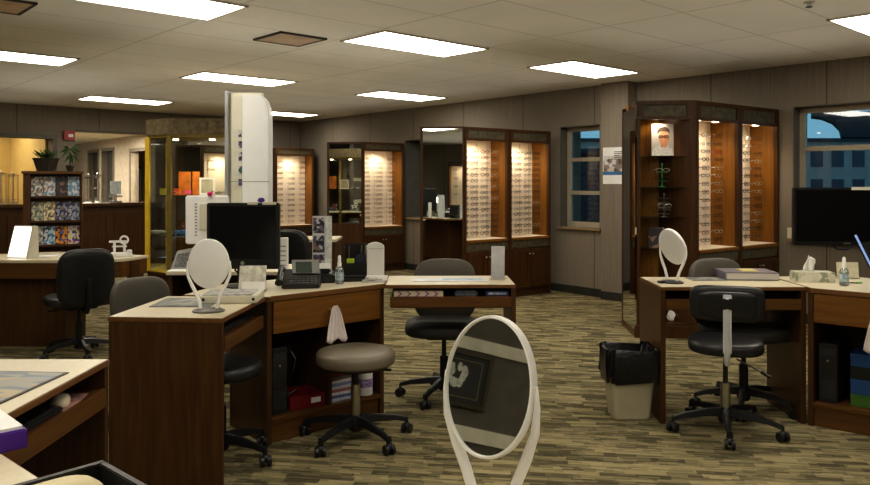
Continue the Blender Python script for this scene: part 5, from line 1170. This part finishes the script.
# ------------------------------------------------------------------ picture wall seen only in the hand mirror
wall('wall_picture_side', (-4.2, -4.5), (-4.2, 2.4), M('dark_panelling', (.10, .085, .065), .7), th=.12, z1=CEIL)
for z0, z1 in ((.815, .915), (1.455, 1.545)):
    o = MB().b2(-4.2, -4.18, -4.5, 2.4, z0, z1).build('trim_3', M('cream_rail', (.62, .58, .46), .6)); tag(o, kind='structure')
def art(y, z, w_, h_, label, flower=True):
    t = thing('framed_picture', label, 'picture', (-4.198, y, z), PI / 2); f = MB(); b = .028
    f.b2(-w_ / 2, w_ / 2, -.03, 0, 0, b); f.b2(-w_ / 2, w_ / 2, -.03, 0, h_ - b, h_); f.b2(-w_ / 2, -w_ / 2 + b, -.03, 0, b, h_ - b); f.b2(w_ / 2 - b, w_ / 2, -.03, 0, b, h_ - b); f.build('frame', M('gilt_dark', (.07, .055, .035), .35, .3), t)
    MB().b2(-w_ / 2 + b, w_ / 2 - b, -.012, 0, b, h_ - b).build('mount', M('dark_mount', (.025, .024, .02), .5), t)
    g = MB(); i0, i1 = w_ / 2 - .07, h_ / 2 - .065
    for q in ((-i0, i0, -i1, -i1 + .006), (-i0, i0, i1 - .006, i1), (-i0, -i0 + .006, -i1, i1), (i0 - .006, i0, -i1, i1)): g.b2(q[0], q[1], -.016, -.012, h_ / 2 + q[2], h_ / 2 + q[3])
    g.build('inner_line', M('gilt_line', (.20, .16, .09), .4, .4), t)
    if flower:
        f = MB()
        for k in range(11):
            a = k * 2.4; f.disc((-.02 + .05 * math.cos(a) * (1 + .4 * (k % 2)), -.018 - k * .0006, h_ / 2 + .02 + .06 * math.sin(a)), .018 + .006 * (k % 3), .035, 12)
        f.build('flower', M('white_petals', (.5, .5, .44), .6, var=.3, scale=30), t)
art(-.02, 1.04, .56, .40, 'dark framed picture of white flowers on the side wall')
art(-1.1, 1.02, .5, .42, 'small dark framed picture on the side wall beside the flower picture', False)
# ------------------------------------------------------------------ unseen lamps added to brighten the rooms beyond; corridor light
def area(loc, e, size, c=(1, .9, .72), rot=(0, 0, 0)):
    l = bpy.data.lights.new('room_fill_lamp', 'AREA'); l.energy = e; l.size = size; l.color = c; o = bpy.data.objects.new('room_fill_lamp', l); col.objects.link(o); o.location = loc; o.rotation_euler = rot
p = LO(5.7, 1.2); area((p.x, p.y, 2.45), 34, 1.6); area((-5.55, 15.45, 2.3), 12, .3)
p = LO(3.8, 1.3); area((p.x, p.y, 2.33), 60, .8); area((-8.2, 15.6, 2.3), 70, .6)
area((-6.6, 14.2, 2.33), 80, .6); area((-4.2, 14.4, 2.2), 20, .4)
t = thing('corridor_light', 'ceiling light in the corridor behind the reception counter', 'ceiling light', (PX(91, 13.9), 13.9, 2.375), TH); MB().b2(-.25, .25, -.3, .3, -.006, 0).build('diffuser', LIGHTM, t); mb = MB(); mb.b2(-.28, -.25, -.33, .33, -.01, 0); mb.b2(.25, .28, -.33, .33, -.01, 0); mb.build('frame', RIM, t)

def up_lamp(x, y, sx_, sy_, e, c=(1, .93, .83)):  # unseen upward area lamps added to brighten the ceiling
    l = bpy.data.lights.new('ceiling_fill_lamp', 'AREA'); l.shape = 'RECTANGLE'; l.size = sx_; l.size_y = sy_; l.energy = e; l.color = c
    o = bpy.data.objects.new('ceiling_fill_lamp', l); col.objects.link(o); o.location = (x, y, 2.2); o.rotation_euler = (PI, 0, TH)
up_lamp(-.6, 4.2, 5, 5, 11); up_lamp(-1.8, 9.0, 5, 6, 13); up_lamp(-6.2, 8.6, 4, 4, 6); up_lamp(2.6, 5.6, 3, 3, 5); up_lamp(-.8, -2.4, 6, 4, 14)
# ------------------------------------------------------------------ world
w = bpy.data.worlds.new('dusk'); bpy.context.scene.world = w; w.use_nodes = True; nt = w.node_tree
for n in list(nt.nodes): nt.nodes.remove(n)
out = N(nt, 'ShaderNodeOutputWorld'); bg = N(nt, 'ShaderNodeBackground'); tc = N(nt, 'ShaderNodeTexCoord'); sx = N(nt, 'ShaderNodeSeparateXYZ')
L(nt, tc.outputs['Generated'], sx.inputs[0]); r = ramp(nt, [(0, (.24, .36, .42)), (.05, (.17, .34, .44)), (.25, (.09, .26, .40)), (1, (.05, .10, .18))]); L(nt, sx.outputs['Z'], r.inputs[0]); L(nt, r.outputs[0], bg.inputs[0]); bg.inputs[1].default_value = 1.3; L(nt, bg.outputs[0], out.inputs[0])

# ------------------------------------------------------------------ camera
cam = bpy.data.cameras.new('camera'); co = bpy.data.objects.new('camera', cam); col.objects.link(co)
co.location = (0, 0, H); co.rotation_euler = (PI / 2, 0, 0); cam.sensor_width = 36; cam.lens = 36 * FL / 870; cam.shift_y = -(242.5 - CY) / 870
cam.clip_start = .05; cam.clip_end = 300
sc = bpy.context.scene; sc.camera = co
sc.view_settings.view_transform = 'Standard'; sc.view_settings.look = 'Medium High Contrast'; sc.view_settings.exposure = 0.12
sc.cycles.use_denoising = True; sc.cycles.max_bounces = 8; sc.cycles.transparent_max_bounces = 16; sc.cycles.sample_clamp_indirect = 6
